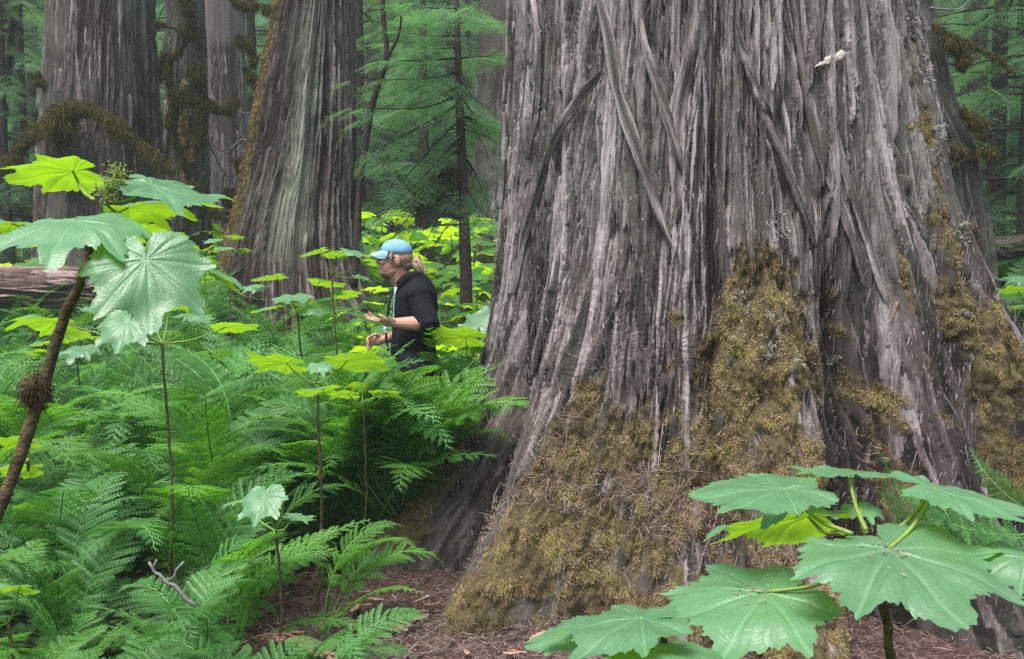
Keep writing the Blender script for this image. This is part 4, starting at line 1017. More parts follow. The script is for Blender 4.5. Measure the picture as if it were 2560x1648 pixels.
for q, (a, b) in enumerate([((2640, 1330, 2.7), (2190, 1105, 2.6)), ((2640, 1330, 2.7), (2215, 1190, 2.5)), ((2660, 1360, 2.7), (2330, 1300, 2.4)), ((2660, 1320, 2.7), (2420, 1120, 2.9)), ((2660, 1360, 2.7), (2430, 1340, 2.35))]):
    frond_at(fe, FR['cool'][q % 6], a[0], a[1], a[2], b[0], b[1], b[2])
pts2 = []
for _ in range(900):
    if len(pts2) >= 60: break
    y = r.uniform(9, 17); x = r.uniform(.43 * y, .60 * y)
    if any((x - a) ** 2 + (y - b) ** 2 < .4 for a, b in pts2): continue
    pts2.append((x, y)); fern(x, y, r.uniform(.75, 1.0), 5, r.choice(['cool', 'cool', 'mid']), 'low fern in the ground behind the right side of the giant cedar', 'ferns behind the giant cedar', 3000 + len(pts2), .2, low=True)

# ---------------------------------------------------------------- devil's club leaves
def club_leaf(name, mats, seed, lobes=7, rings=9, na=300, droop=.25, wav=.04, deep=.42):
    r = np.random.default_rng(seed)
    LA = np.radians([0, 40, -40, 82, -82, 128, -128][:lobes]); LL = np.array([.64, .58, .58, .50, .50, .36, .36][:lobes]) * r.uniform(.94, 1.06, lobes)
    ph = np.linspace(-np.pi, np.pi, na, endpoint=False)
    R = np.zeros(na)
    for a, l in zip(LA, LL):
        q = (ph - a + np.pi) % (2 * np.pi) - np.pi
        w_ = .36
        R = np.maximum(R, l * np.maximum(0, 1 - deep * (np.abs(q) / w_) ** 1.0))
    R = np.maximum(R, np.interp(np.abs(ph), [0, .8, 1.6, 2.35, 2.85, 3.14], [.47, .44, .40, .34, .24, .06]))
    saw = (ph * 17 / np.pi) % 1; saw2 = (ph * 47 / np.pi + .3) % 1
    R = R * (1 - .085 * np.abs(saw - .5) * 2 - .045 * np.abs(saw2 - .5) * 2 + .05 * noise2(ph * 3, ph * 0, seed))
    dmin = np.min(np.abs((ph[:, None] - LA[None] + np.pi) % (2 * np.pi) - np.pi), axis=1)
    V = [[0, 0, 0]]; ve = [1.]
    rs = np.linspace(0, 1, rings + 1)[1:] ** .9
    for q in rs:
        rr_ = R * q
        x = rr_ * np.sin(ph); y = rr_ * np.cos(ph)
        vein = np.exp(-(dmin * (.12 + q) / .015) ** 2)
        sec = np.cos(ph * 0 + (q * 9 - dmin * 5) * 2 * np.pi) * .5 + .5
        z = -droop * rr_ ** 2 * 1.6 - .005 * np.exp(-(dmin / .07) ** 2) * (1 - .5 * q) * (q < 1) + wav * q * noise2(x * 4 + seed, y * 4, seed) + .0025 * sec * q * (dmin > .05) + .006 * np.sin(np.minimum(dmin / .3, 1) * np.pi) * q
        V += np.stack([x, y, z], 1).tolist(); ve += np.maximum(vein, .25 * np.exp(-((sec - 1) / .25) ** 2) * (dmin < .3)).tolist()
    F3 = [[0, 1 + (j + 1) % na, 1 + j] for j in range(na)]; F4 = []
    for k in range(rings - 1):
        for j in range(na):
            a = 1 + k * na + j; b = 1 + k * na + (j + 1) % na
            F4.append([a, b, b + na, a + na])
    return mesh_np(name, V, [np.array(F4), np.array(F3)], mats, {'tone': np.full(len(V), .4), 'vein': ve})
LEAF = [club_leaf('club_leaf', [M['club']], 500 + q, 7, 12, 360, dr, wv, dp) for q, (dr, wv, dp) in enumerate([(.12, .05, .40), (.24, .06, .48), (.06, .05, .44), (.38, .06, .42), (.16, .06, .46)])]
LEAFF = [club_leaf('club_leaf', [M['club_far']], 520 + q, 7, 3, 90, dr, .06, dp) for q, (dr, dp) in enumerate([(.15, .42), (.3, .5), (.05, .45), (.4, .46)])]
def set_leaf(o, p, width, yaw, pitch, roll):
    """junction at p; yaw: where the tip points (0 away from camera, 90 left, 180 to the camera, 270 right); pitch: tip up +; roll"""
    o.matrix_world = Matrix.Translation(p) @ Matrix.Rotation(rad(yaw), 4, 'Z') @ Matrix.Rotation(rad(pitch), 4, 'X') @ Matrix.Rotation(rad(roll), 4, 'Y') @ Matrix.Scale(width / .98, 4)
    return o
def hang(o, root):
    mw = o.matrix_world.copy(); o.parent = root; o.matrix_parent_inverse = Matrix.Translation(root.location).inverted(); o.matrix_basis = mw; return o
def spiny(m, C, rr_, seed, n, L=.006, tone=.6):
    r = np.random.default_rng(seed)
    for q in range(n):
        i = r.integers(0, len(C)); d = r.normal(size=3); d /= np.linalg.norm(d); b = np.array(C[i]) + d * rr_ * .8
        m.tube([b, b + d * L], [.0011, .0003], 3, tone, cap=False)
def leaf_debris(mw, seed):
    """dry husks and crumbs that have dropped on a leaf"""
    r = np.random.default_rng(seed); m = MB()
    for q in range(46):
        rr_ = abs(r.normal(0, .085)); a = r.uniform(0, 6.28); p = np.array([rr_ * math.cos(a), rr_ * math.sin(a) + .03, .012])
        d = r.normal(size=3) * [1, 1, .2]; d /= np.linalg.norm(d); L = r.uniform(.004, .016); s = np.cross(d, [0, 0, 1.]) * L * .3
        m.add([p - d * L, p + s, p + d * L, p - s, p + [0, 0, .004]], [[0, 1, 4], [1, 2, 4], [2, 3, 4], [3, 0, 4]], r.random())
    o = link('leaf_debris', m.mesh('leaf_debris', [M['twig']], False)); o.matrix_world = mw; tag(o, kind='stuff')
def club(name, label, stem_pts, r0, r1, leaves, group=None, cat='shrub', stem_mat='stem', seed=0):
    """a devil's club plant: cane, and each leaf with its own stalk. leaves: (px, py, d, width_px, yaw, pitch, roll, variant, stalk-from (px,py,d) or None)"""
    S_ = [at(*s) for s in stem_pts]; b = S_[0]
    e = empty(name, (b.x, b.y, float(gz(b.x, b.y)))); tag(e, label, cat, group)
    C = spline(S_, 30); t = np.linspace(0, 1, 30)
    C = C + np.stack([.006 * noise2(t * 9, t * 0 + q, seed) for q in range(3)], 1)
    rr_ = r0 + (r1 - r0) * t; rr_ = rr_ * (1 + .12 * noise2(t * 14, t * 0, seed + 3))
    m = MB().tube(C, rr_, 10, .5); spiny(m, C, r0, seed, 260 if r0 > .01 else 60, .009 if r0 > .01 else .005)
    adopt(link('cane', m.mesh('cane', [M[stem_mat]])), e)
    for (px, py, d, wpx, yaw, pitch, roll, var, src) in leaves:
        p = at(px, py, d); w_ = wpx / FPX * d
        o = link('leaf', LEAF[var % 5]); set_leaf(o, p, w_, yaw, pitch, roll)
        if wpx in (600, 560): leaf_debris(o.matrix_world.copy(), wpx)
        hang(o, e)
        s0 = at(*src) if src is not None else Vector(C[-1])
        mid = (s0 + p) / 2 + Vector((0, 0, -.015))
        pm = MB().tube(spline([s0, mid, p], 10), np.linspace(.0045, .0032, 10) * (1 if d < 2.5 else .8), 7, .5)
        po = link('leaf_stalk', pm.mesh('leaf_stalk', [M['petiole']])); adopt(po, e)
    return e
# left foreground cane
top = (228, 588, 2.2)
left_club = club('devils_club', 'tall spiny cane with big pale and yellow-green lobed leaves at the left', [(-60, 1420, 2.15), (10, 1240, 2.15), (100, 1000, 2.18), (160, 800, 2.2), (205, 690, 2.2), top], .0155, .0085, [
    (182, 428, 2.45, 290, 88, -3, 15, 0, (235, 500, 2.25)),
    (185, 552, 2.08, 430, 190, -13, 0, 1, top),
    (380, 462, 2.3, 360, 262, -16, 8, 2, (265, 508, 2.22)),
    (320, 520, 2.5, 270, 300, 4, -14, 1, (262, 508, 2.25)),
    (430, 612, 2.25, 400, 262, -26, -10, 4, (262, 575, 2.2)),
    (365, 648, 2.0, 350, 205, -56, 4, 0, (250, 590, 2.2)),
    (330, 585, 2.7, 240, 280, 0, -20, 2, top),
    (30, 560, 2.6, 190, 110, 6, 10, 1, top),
    (60, 1105, 2.4, 150, 100, 4, 26, 2, (70, 1130, 2.2)), (70, 1168, 2.3, 150, 110, 6, 26, 1, (70, 1150, 2.2))], seed=3)
# flower panicle and the moss knot on the cane
fm = MB(); r2 = np.random.default_rng(12); c0 = at(262, 505, 2.2)
fm.tube([c0, at(280, 455, 2.2), at(298, 418, 2.2)], [.004, .0035, .002], 6)
for q in range(46):
    f = r2.uniform(.15, 1); bp = np.array(c0) * (1 - f) + np.array(at(298, 418, 2.2)) * f
    d = r2.normal(size=3); d /= np.linalg.norm(d); d[2] *= .6; e_ = bp + d * .030 * (1.2 - f * .5)
    fm.tube([bp, e_], [.0009, .0008], 4, .6, False)
    for w_ in range(7): fm.ball(e_ + r2.normal(0, .0045, 3), r2.uniform(.0014, .0028), nu=6, nv=4, tone=r2.random())
adopt(link('flower_spike', fm.mesh('flower_spike', [plain_mat('green_buds', (.10, .16, .02), (.30, .36, .06), 30, .6, .3, tone=.6)])), left_club)
kn = at(88, 975, 2.18); nb = 900; dr = r2.normal(size=(nb, 3)); dr /= np.linalg.norm(dr, axis=1)[:, None]
V, F = blades(np.array(kn) + dr * r2.uniform(.008, .032, (nb, 1)) * [1, 1, 1.3], dr, r2.uniform(.012, .04, nb), r2.uniform(.001, .003, nb), 1.2, 3)
adopt(link('moss_knot', mesh_np('moss_knot', V, F, [M['moss']], {'tone': np.repeat(r2.random(nb) * .4, 5)}, False)), left_club)
# right foreground plant
J = (2175, 1400, 1.68)
right_club = club('devils_club', 'knee-high plant with broad blue-green lobed leaves in the right foreground', [(2235, 1900, 1.74), (2225, 1650, 1.72), (2212, 1530, 1.70), (2195, 1450, 1.69), J], .0085, .007, [
    (2222, 1372, 1.64, 600, 188, -8, 3, 0, (2340, 1222, 1.75)),
    (1915, 1480, 1.72, 560, 104, -6, -4, 4, J),
    (1960, 1222, 1.85, 450, 92, -2, -1, 2, (2130, 1335, 1.70)),
    (2020, 1292, 2.1, 460, 98, 4, 26, 1, (2110, 1335, 1.75)),
    (2120, 1182, 1.95, 290, 10, -4, 3, 2, (2165, 1325, 1.75)),
    (2338, 1222, 1.75, 400, 266, -9, 2, 0, (2190, 1350, 1.70)),
    (2150, 1265, 1.95, 125, 185, -8, 0, 1, (2165, 1330, 1.75)),
    (2560, 1395, 1.62, 300, 70, 4, -12, 3, (2390, 1402, 1.68))], seed=5)
low_club = club('devils_club', 'lowest lobed leaves at the bottom edge right of centre', [(1665, 1900, 1.60), (1662, 1700, 1.60), (1655, 1560, 1.60)], .006, .005, [
    (1600, 1545, 1.60, 470, 94, -3, 6, 4, None), (1640, 1618, 1.55, 520, 258, -4, -9, 1, (1660, 1640, 1.60)), (1430, 1590, 1.65, 240, 110, -5, 6, 2, (1600, 1640, 1.62))], seed=6)
# middle distance plants among the ferns
def small_club(label, px, py, d, leaves, seed, r0=.007):
    b = at(px, py, d); g0 = float(gz(b.x, d))
    lo = px_of(b.x, d, g0)
    return club('devils_club', label, [(lo[0] - 6, lo[1] + 5, d), (lo[0] + 6, (lo[1] + py) / 2, d), (px, py, d)], r0, r0 * .8, leaves, seed=seed)
small_club('lobed plant with a drooping pale leaf below the tall cane', 405, 860, 4.3, [(318, 800, 4.2, 175, 178, -46, 4, 0, None), (150, 806, 4.3, 230, 80, 4, 20, 1, None), (565, 818, 4.3, 150, 275, 5, -16, 2, None), (370, 760, 4.6, 130, 300, 10, -12, 1, None), (425, 760, 4.4, 120, 10, -16, 4, 2, None), (250, 780, 4.8, 110, 60, 12, 6, 2, None), (480, 805, 4.5, 110, 200, 0, 14, 4, None), (470, 790, 4.8, 120, 330, 8, 6, 1, None)], 11)
small_club('lobed plant with two flat yellow-green leaves in mid fern bed', 790, 960, 4.6, [(715, 908, 4.6, 210, 90, 6, 22, 2, None), (870, 902, 4.7, 210, 268, 8, -22, 0, None), (800, 912, 4.5, 80, 200, -20, 0, 1, None), (810, 972, 4.4, 150, 120, 2, 18, 4, None)], 12, .008)
small_club('lobed plant with a bright leaf between the man and the giant cedar', 1170, 930, 6.1, [(1165, 842, 6.0, 210, 92, 8, 22, 2, None), (1200, 812, 6.2, 130, 350, 40, -8, 0, None), (1180, 870, 6.2, 110, 280, 5, -16, 1, None)], 13, .008)
small_club('lobed plant with leaves spread in front of the man\'s cap', 830, 690, 6.9, [(800, 625, 6.9, 90, 90, -14, 4, 0, None), (870, 626, 6.8, 100, 265, -10, 6, 1, None), (840, 640, 6.7, 80, 180, 20, 0, 2, None), (920, 655, 6.8, 70, 270, 0, -16, 2, None), (900, 690, 7.0, 60, 250, -16, 0, 1, None)], 14, .007)
small_club('low lobed plant before the fluted trunk left of the man', 745, 790, 7.2, [(690, 690, 7.2, 110, 85, -6, 6, 0, None), (800, 705, 7.1, 120, 270, -4, -14, 2, None), (650, 715, 7.3, 90, 90, 2, -12, 1, None), (730, 740, 7.0, 110, 180, -12, 4, 4, None), (850, 735, 7.2, 100, 280, 4, -18, 2, None), (690, 765, 7.0, 110, 100, -10, 4, 0, None), (780, 770, 7.0, 110, 250, -6, 8, 1, None)], 15, .008)
small_club('lobed plant sprouting between the pale trunk and the fluted cedar', 565, 640, 8.8, [(540, 600, 8.8, 60, 90, 0, -14, 0, None), (580, 590, 8.8, 60, 270, 2, -12, 1, None), (560, 620, 8.6, 60, 180, -10, 0, 2, None), (600, 625, 8.8, 50, 280, 4, -18, 1, None), (530, 640, 8.8, 60, 100, -4, 0, 4, None)], 16, .006)
small_club('bright lobed plant at the right edge behind the giant cedar', 2580, 800, 6.5, [(2545, 725, 6.5, 100, 90, 4, 18, 2, None), (2560, 695, 6.6, 90, 60, 6, -14, 1, None), (2550, 765, 6.4, 90, 110, 0, 14, 0, None)], 17, .008)
small_club('lobed plant in the front left corner', 20, 1560, 3.2, [(50, 1465, 3.2, 160, 90, 4, 26, 1, None), (-40, 1490, 3.2, 160, 120, 0, -10, 2, None)], 18, .008)
small_club('low lobed plant at the right side of the fern bed before the left root', 905, 1010, 5.0, [(870, 985, 5.0, 120, 92, 4, 20, 2, None), (950, 980, 5.1, 110, 266, 4, -18, 4, None), (905, 960, 5.3, 90, 0, -22, 0, 1, None)], 22, .005)
small_club('low lobed plant with wide pale leaves at the left below the log', 190, 880, 6.4, [(150, 850, 6.4, 130, 90, -6, 6, 0, None), (240, 845, 6.4, 120, 268, -4, -14, 2, None), (200, 870, 6.2, 120, 180, -14, 0, 1, None), (110, 880, 6.3, 100, 100, 4, 18, 4, None)], 23, .006)
small_club('dull green lobed leaf deep among the ferns', 690, 1330, 3.7, [(660, 1240, 3.6, 150, 170, -42, 8, 0, None), (600, 1250, 3.9, 90, 90, -10, 8, 1, None), (735, 1290, 3.7, 110, 268, -8, -4, 2, None)], 19, .006)
# the field of them beyond: plants with their leaves
def far_club(x, y, h, nl, seed, label, group, wl=.26):
    r = random.Random(seed); g0 = float(gz(x, y)); e = empty('devils_club', (x, y, g0), r.uniform(0, 6.28)); tag(e, label, 'shrub', group)
    lean = (r.uniform(-.12, .12), r.uniform(-.12, .12))
    m = MB().tube(spline([(0, 0, -.05), (lean[0] * .4, lean[1] * .4, h * .5), (lean[0], lean[1], h)], 8), np.linspace(.013, .009, 8), 6)
    link('cane', m.mesh('cane', [M['stem']]), e)
    for k in range(nl):
        a = k * 2.4 + r.uniform(-.4, .4); q = .12 + .16 * r.random(); z = h - .22 * r.random() * (k > 2) + .05
        o = link('leaf', r.choice(LEAFF), e)
        o.location = (lean[0] + q * math.cos(a), lean[1] + q * math.sin(a), z)
        o.rotation_euler = Euler((rad(r.uniform(-34, 22)), rad(r.uniform(-14, 14)), a - math.pi / 2), 'XYZ'); s = wl * r.uniform(.7, 1.2); o.scale = (s, s, s)
    return e
r = random.Random(77); pc_ = []
def field(n, xf0, xf1, y0, y1, label, group, hm=1.0):
    c = 0; t = 0
    while c < n and t < 5000:
        t += 1; y = y0 + (y1 - y0) * r.random() ** .8; x = y * r.uniform(xf0, xf1)
        if math.hypot(x - TREE[0], y - TREE[1]) < 1.9 or any((x - a) ** 2 + (y - b) ** 2 < .30 for a, b in pc_): continue
        if any(abs(x - T.location.x) < rw and y < T.location.y + .2 and y > T.location.y - rw - .2 for T, rw in ((T5, 1.0), (T2, .95))): continue
        pc_.append((x, y)); c += 1
        far_club(x, y, hm * r.uniform(.65, 1.05), r.randint(5, 7), 5000 + len(pc_), label, group, .42)
field(150, -.165, -.02, 7.6, 16, 'bright lobed shrub in the sunlit patch behind the man', 'shrubs in the bright patch behind the man')
field(14, -.56, -.46, 10.4, 16, 'lobed shrub beyond the fallen log at the left', 'shrubs beyond the fallen log')
field(16, -.35, -.265, 11, 16, 'lobed shrub between the left trunks', 'shrubs between the left trunks', .8)
field(14, .45, .6, 9, 18, 'lobed shrub behind the right side of the giant cedar', 'shrubs behind the giant cedar', .6)

# ---------------------------------------------------------------- conifers
def spray_template(seed, nt=11, nl=9, droop=.25, leaf=.07, lw=.015):
    """flat feathery bough end, unit length along +X"""
    r = np.random.default_rng(seed); V = []
    def leaf_row(a, b, n, l, nrm):
        d = b - a; L = np.linalg.norm(d); d = d / L; sd = np.cross(nrm, d); sd /= np.linalg.norm(sd) + 1e-9
        for k in range(n):
            c = a + d * L * (k + .5 + r.uniform(-.4, .4)) / n
            for s in (-1, 1):
                dv = d * .62 + sd * s * .78 + nrm * r.normal(-.05, .12); dv /= np.linalg.norm(dv); ll = l * r.uniform(.7, 1.2) * (1 - .45 * k / n); w_ = np.cross(dv, nrm) * lw * .5 * r.uniform(.8, 1.2)
                V.append([c, c + dv * ll * .45 + w_, c + dv * ll, c + dv * ll * .45 - w_])
    up = np.array([0, 0, 1.])
    ax = lambda t: np.array([t, .03 * math.sin(t * 4 + seed), -droop * t * t])
    for k in range(nt):
        t = .06 + .9 * k / nt; c = ax(t)
        for s in (-1, 1):
            L = .42 * (1 - t) ** .6 * r.uniform(.75, 1.1) + .05; a = rad(r.uniform(45, 62))
            d = np.array([math.cos(a), s * math.sin(a), -.28 * r.random() - .1]); leaf_row(c, c + d * L, max(2, int(nl * L / .42)), leaf, up + .2 * r.normal(size=3))
    leaf_row(ax(.1), ax(1.), nl, leaf, up)
    return np.array(V)          # quads
SPR = [spray_template(600 + q, 11, 9, dr_) for q, dr_ in enumerate([.15, .3, .45, .22])]
def sprays_mesh(name, places, mats, seed):
    """places: (pos, dir, scale, roll)"""
    r = np.random.default_rng(seed); out = []; tn = []
    for pos, d, s, ro in places:
        T_ = SPR[r.integers(0, 4)]
        x = np.array(d, float); x /= np.linalg.norm(x); y = np.cross([0, 0, 1.], x); y /= np.linalg.norm(y) + 1e-9; z = np.cross(x, y)
        y2 = y * math.cos(ro) + z * math.sin(ro); z2 = np.cross(x, y2)
        out.append((T_.reshape(-1, 3) * s) @ np.stack([x, y2, z2]) + np.array(pos)); tn.append(np.full(len(T_) * 4, .25 + .4 * r.random()))
    V = np.concatenate(out); return mesh_np(name, V, np.arange(len(V)).reshape(-1, 4), mats, {'tone': np.concatenate(tn)}, False)
def conifer_meshes(h, rad0, nb, seed, mat, lo=.12, per=7, s0=.6, top=1.0):
    r = np.random.default_rng(seed)
    tr = MB(); n = 14; t = np.linspace(0, 1, n)
    tr.tube(np.stack([.05 * noise2(t * 3, t * 0, seed) * h * .1, .05 * noise2(t * 3, t * 0 + 4, seed) * h * .1, t * h - .5], 1), .018 * h * (1 - .93 * t) + .01, 8, .5)
    pl = []
    for k in range(nb):
        f = lo + (top - lo) * (k + r.random()) / nb; z = f * h; az = k * 2.399 + r.normal(0, .4); L = rad0 * (1 - f) ** .7 * r.uniform(.65, 1.15) + .15
        dr = np.array([math.cos(az), math.sin(az), 0.]); dp = r.uniform(.15, .6)
        P = lambda u: np.array([0, 0, z]) + dr * L * u + np.array([0, 0, .12 * L * u - dp * L * u * u])
        tr.tube([P(u) for u in (0, .3, .6, .9)], [.010 * L + .008, .008 * L + .005, .006 * L + .003, .003], 5, .5, False)
        for q in range(per):
            u = .22 + .78 * (q + r.random() * .6) / per; sgn = 1 if q % 2 else -1
            a2 = az + sgn * r.uniform(.4, .95) * (u < .95)
            pl.append((P(u), [math.cos(a2), math.sin(a2), -.15 - dp * u * .9], s0 * L / rad0 * r.uniform(.7, 1.2) * (1.15 - .4 * u) + .22, r.normal(0, .25)))
    return tr.mesh('conifer_trunk', [M['wood_dark']]), sprays_mesh('conifer_crown', pl, [mat], seed + 1)
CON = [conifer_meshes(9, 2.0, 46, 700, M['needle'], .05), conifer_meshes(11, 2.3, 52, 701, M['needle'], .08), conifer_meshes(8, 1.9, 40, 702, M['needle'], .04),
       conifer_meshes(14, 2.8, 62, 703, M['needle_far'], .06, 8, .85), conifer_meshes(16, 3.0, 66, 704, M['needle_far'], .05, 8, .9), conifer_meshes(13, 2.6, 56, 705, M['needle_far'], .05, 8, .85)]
def conifer(v, x, y, s, rz, label, group):
    e = empty('conifer', (x, y, float(gz(x, y))), rz); e.scale = (s, s, s); tag(e, label, 'tree', group)
    link('trunk', CON[v][0], e); link('crown', CON[v][1], e); return e
r = random.Random(31)
def px_x(px, d): return (px - CX) / FPX * d
for px, d, v, s in [(75, 13.2, 2, .62), (25, 13.0, 0, .55), (60, 17, 0, .9), (95, 19, 2, 1.0), (-60, 20, 1, .9), (-160, 16, 0, .9), (450, 19, 1, .9), (560, 21, 0, 1.0), (640, 19, 2, 1.0), (390, 22, 1, 1.0)]:
    conifer(v, px_x(px, d), d, s, r.uniform(0, 6), 'feathery young conifer filling a gap between the left trunks', 'conifers behind the left trunks')
for px, d, v, s in [(900, 18, 0, 1.0), (980, 20, 1, .95), (1060, 17.5, 2, .9), (1130, 21, 1, 1.0), (940, 23, 1, 1.1), (1040, 24, 0, 1.2)]:
    conifer(v, px_x(px, d), d, s, r.uniform(0, 6), 'feathery conifer behind the young hemlock and the man', 'conifers behind the hemlock')
for px, d, v, s in [(2480, 13, 0, .9), (2560, 12, 2, .95), (2430, 16, 1, .95), (2530, 17, 0, 1.0), (2640, 15, 1, .9), (2400, 19, 2, 1.1), (2720, 13, 0, .9)]:
    conifer(v, px_x(px, d), d, s, r.uniform(0, 6), 'dark feathery conifer to the right of the giant cedar', 'conifers right of the giant cedar')
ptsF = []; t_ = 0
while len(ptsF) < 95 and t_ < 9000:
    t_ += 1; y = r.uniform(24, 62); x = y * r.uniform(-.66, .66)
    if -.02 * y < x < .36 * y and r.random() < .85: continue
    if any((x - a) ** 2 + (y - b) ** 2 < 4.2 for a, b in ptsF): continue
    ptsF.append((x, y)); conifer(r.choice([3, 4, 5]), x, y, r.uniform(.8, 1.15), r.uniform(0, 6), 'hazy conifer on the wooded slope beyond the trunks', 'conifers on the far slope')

# the young hemlock left of the giant cedar: thin straight stem, long drooping boughs
hd_ = 9.3; hb = at(1165, 705, hd_); hroot = empty('young_hemlock', (hb.x, hd_, float(gz(hb.x, hd_))))
tag(hroot, 'young hemlock with a thin dark stem and long drooping boughs', 'tree')
sp_ = [(1166, 830), (1165, 705), (1162, 600), (1158, 470), (1150, 300), (1146, 170), (1143, 60), (1142, -20), (1140, -160)]
C = spline([at(a, b, hd_) for a, b in sp_], 50); adopt(link('trunk', MB().tube(C, np.interp(np.linspace(0, 1, 50), [0, .3, .8, 1], [.062, .052, .022, .010]), 12).mesh('hemlock_trunk', [plain_mat('hemlock_bark', (.03, .018, .016), (.10, .065, .06), 14, .9, .15, .4, 30, .01)])), hroot)
boughs = [((1146, 88), (1075, 90), (990, 76, -.3)), ((1146, 118), (1060, 122), (960, 108, .4)), ((1148, 145), (1040, 152), (960, 150, -.5)), ((1150, 175), (1080, 195), (880, 202, -.6)), ((1150, 178), (1040, 225), (960, 245, .5)),
          ((1155, 255), (1060, 312), (930, 380, -.5)), ((1156, 290), (1080, 370), (990, 470, -.4)), ((1158, 330), (1060, 440), (930, 560, -.6)), ((1158, 370), (1100, 400), (1030, 420, .5)), ((1160, 440), (1075, 470), (1010, 560, -.3)),
          ((1146, 100), (1105, 65), (1110, 25, .2)), ((1150, 145), (1200, 142), (1262, 138, .6)), ((1150, 190), (1180, 240), (1258, 300, -.4)), ((1152, 240), (1190, 290), (1245, 312, .3)), ((1155, 290), (1210, 310), (1252, 340, .6)),
          ((1160, 390), (1185, 430), (1205, 470, .2)), ((1165, 460), (1190, 510), (1235, 555, -.3)), ((1146, 60), (1180, 50), (1230, 60, .5)), ((1144, 20), (1080, 20), (1000, 10, -.4)), ((1144, 30), (1150, 35), (1180, 20, -.6)), ((1144, 0), (1080, -30), (980, -40, .5)),
          ((1146, 60), (1090, 50), (1000, 50, .5)), ((1150, 215), (1070, 250), (900, 300, .5)), ((1152, 235), (1050, 270), (880, 270, -.8)), ((1158, 350), (1110, 390), (1050, 500, .2))]
tw = MB(); pl = []; rr2 = np.random.default_rng(9)
for q, (a, b, c) in enumerate(boughs):
    P3 = [at(a[0], a[1], hd_), at(b[0], b[1], hd_ + .5 * (c[2] if len(c) > 2 else 0)), at(c[0], c[1], hd_ + (c[2] if len(c) > 2 else 0))]
    C = spline(P3, 12); bw = MB().tube(C, np.linspace(.016 if a[1] > 200 else .011, .003, 12), 6); adopt(link('bough', bw.mesh('bough', [M['wood_dark']])), hroot)
    lowb = a[1] > 320
    for k in range(2, 12):
        if rr2.random() < (.6 if lowb else .25): continue
        for s in (-1, 1):
            d = C[min(k + 1, 11)] - C[k - 1]; d /= np.linalg.norm(d); a2 = s * rr2.uniform(.4, 1.0) * (k < 11)
            d2 = np.array([d[0] * math.cos(a2) - d[1] * math.sin(a2), d[0] * math.sin(a2) + d[1] * math.cos(a2), d[2] - .12])
            pl.append((C[k], d2, rr2.uniform(.22, .46) * (1.2 - .04 * k), rr2.normal(0, .3)))
adopt(link('crown', sprays_mesh('hemlock_crown', pl, [M['needle']], 41)), hroot)
rt_ = random.Random(8)
for q in range(18):
    y0 = rt_.uniform(250, 620); sd_x = rt_.choice((-1, -1, 1)); L_ = rt_.uniform(60, 190)
    limb('dead_twig', [(1157 + y0 * .008, y0), (1157 + sd_x * L_ * .5, y0 + rt_.uniform(-5, 40), rt_.uniform(-.3, .3)), (1157 + sd_x * L_, y0 + rt_.uniform(0, 110), rt_.uniform(-.6, .6))], hd_, rt_.uniform(.005, .010), .002, M['wood_grey'] if q % 4 == 0 else M['wood_dark'], hroot, 0, 500 + q, k=5)
limb('mossy_bough', [(1162, 432), (1110, 450), (1060, 478), (1015, 520, -.2)], hd_, .03, .012, M['wood_dark'], hroot, 1.3, 77, .16)
# bare bent sapling
sroot = empty('bare_sapling', tuple(at(893, 640, 8.9).xy) + (float(gz(at(893, 640, 8.9).x, 8.9)),)); tag(sroot, 'bare forked sapling leaning right of the fluted cedar', 'tree')
for q, (p, a, b) in enumerate([([(886, 720), (893, 560), (905, 430), (922, 310), (945, 215), (966, 145), (963, 70), (955, 0), (962, -60)], .035, .018), ([(970, 140), (990, 105), (1002, 60), (1003, 40)], .016, .008), ([(940, 222), (915, 185), (885, 135)], .010, .004), ([(936, 245), (930, 225), (905, 215)], .007, .003)]):
    limb('stem' if q == 0 else 'branch', p, 8.9, a, b, M['wood_dark'], sroot, 0, 300 + q)
# ---------------------------------------------------------------- ground herbs under the ferns (uncountable) and the litter of twigs
r = np.random.default_rng(91)
def herb_cover(n, xs, ys, smin, smax, mats, seed, hz=(.03, .25)):
    r = np.random.default_rng(seed); y = ys[0] + (ys[1] - ys[0]) * r.random(n) ** 1.3; x = y * r.uniform(xs[0], xs[1], n)
    keep = (np.hypot(x - TREE[0], y - TREE[1]) > 2.2) & ~((np.hypot(x - .2, y - 4.2) < 1.35)); x, y = x[keep], y[keep]; n = len(x)
    c = np.stack([x, y, gz(x, y) + r.uniform(hz[0], hz[1], n)], 1); s = r.uniform(smin, smax, n)
    az = r.uniform(0, 6.28, n); d = np.stack([np.cos(az), np.sin(az), r.normal(-.15, .3, n)], 1); sd = np.stack([-np.sin(az), np.cos(az), r.normal(0, .25, n)], 1)
    s_ = s[:, None]
    V = np.stack([c, c + d * s_ * .35 + sd * s_ * .32, c + d * s_ * .75 + sd * s_ * .26, c + d * s_, c + d * s_ * .75 - sd * s_ * .26, c + d * s_ * .35 - sd * s_ * .32], 1).reshape(-1, 3)
    k = np.arange(n)[:, None] * 6
    return mesh_np('ground_herbs', V, [k + np.array([0, 1, 2, 5]), k + np.array([5, 2, 3, 4])], mats, {'tone': np.repeat(r.uniform(.2, .6, n), 6)}, False)
tag(link('undergrowth', herb_cover(14000, (-.62, .0), (2.2, 12), .025, .075, [M['herb']], 5)), kind='stuff')
tag(link('undergrowth', herb_cover(16000, (-.66, .66), (9, 26), .06, .16, [M['herb']], 6, (.05, .5))), kind='stuff')
for q, (px, py, d) in enumerate([(2250, 1560, 3.0), (2400, 1500, 3.2), (2420, 1620, 2.7), (2540, 1560, 2.8), (2330, 1640, 2.6)]):
    fern_px(px, py, d, .16, 7, 'light', 'tiny fern sprouting at the lower right corner', 60 + q, .35)['group'] = 'tiny ferns at the lower right corner'
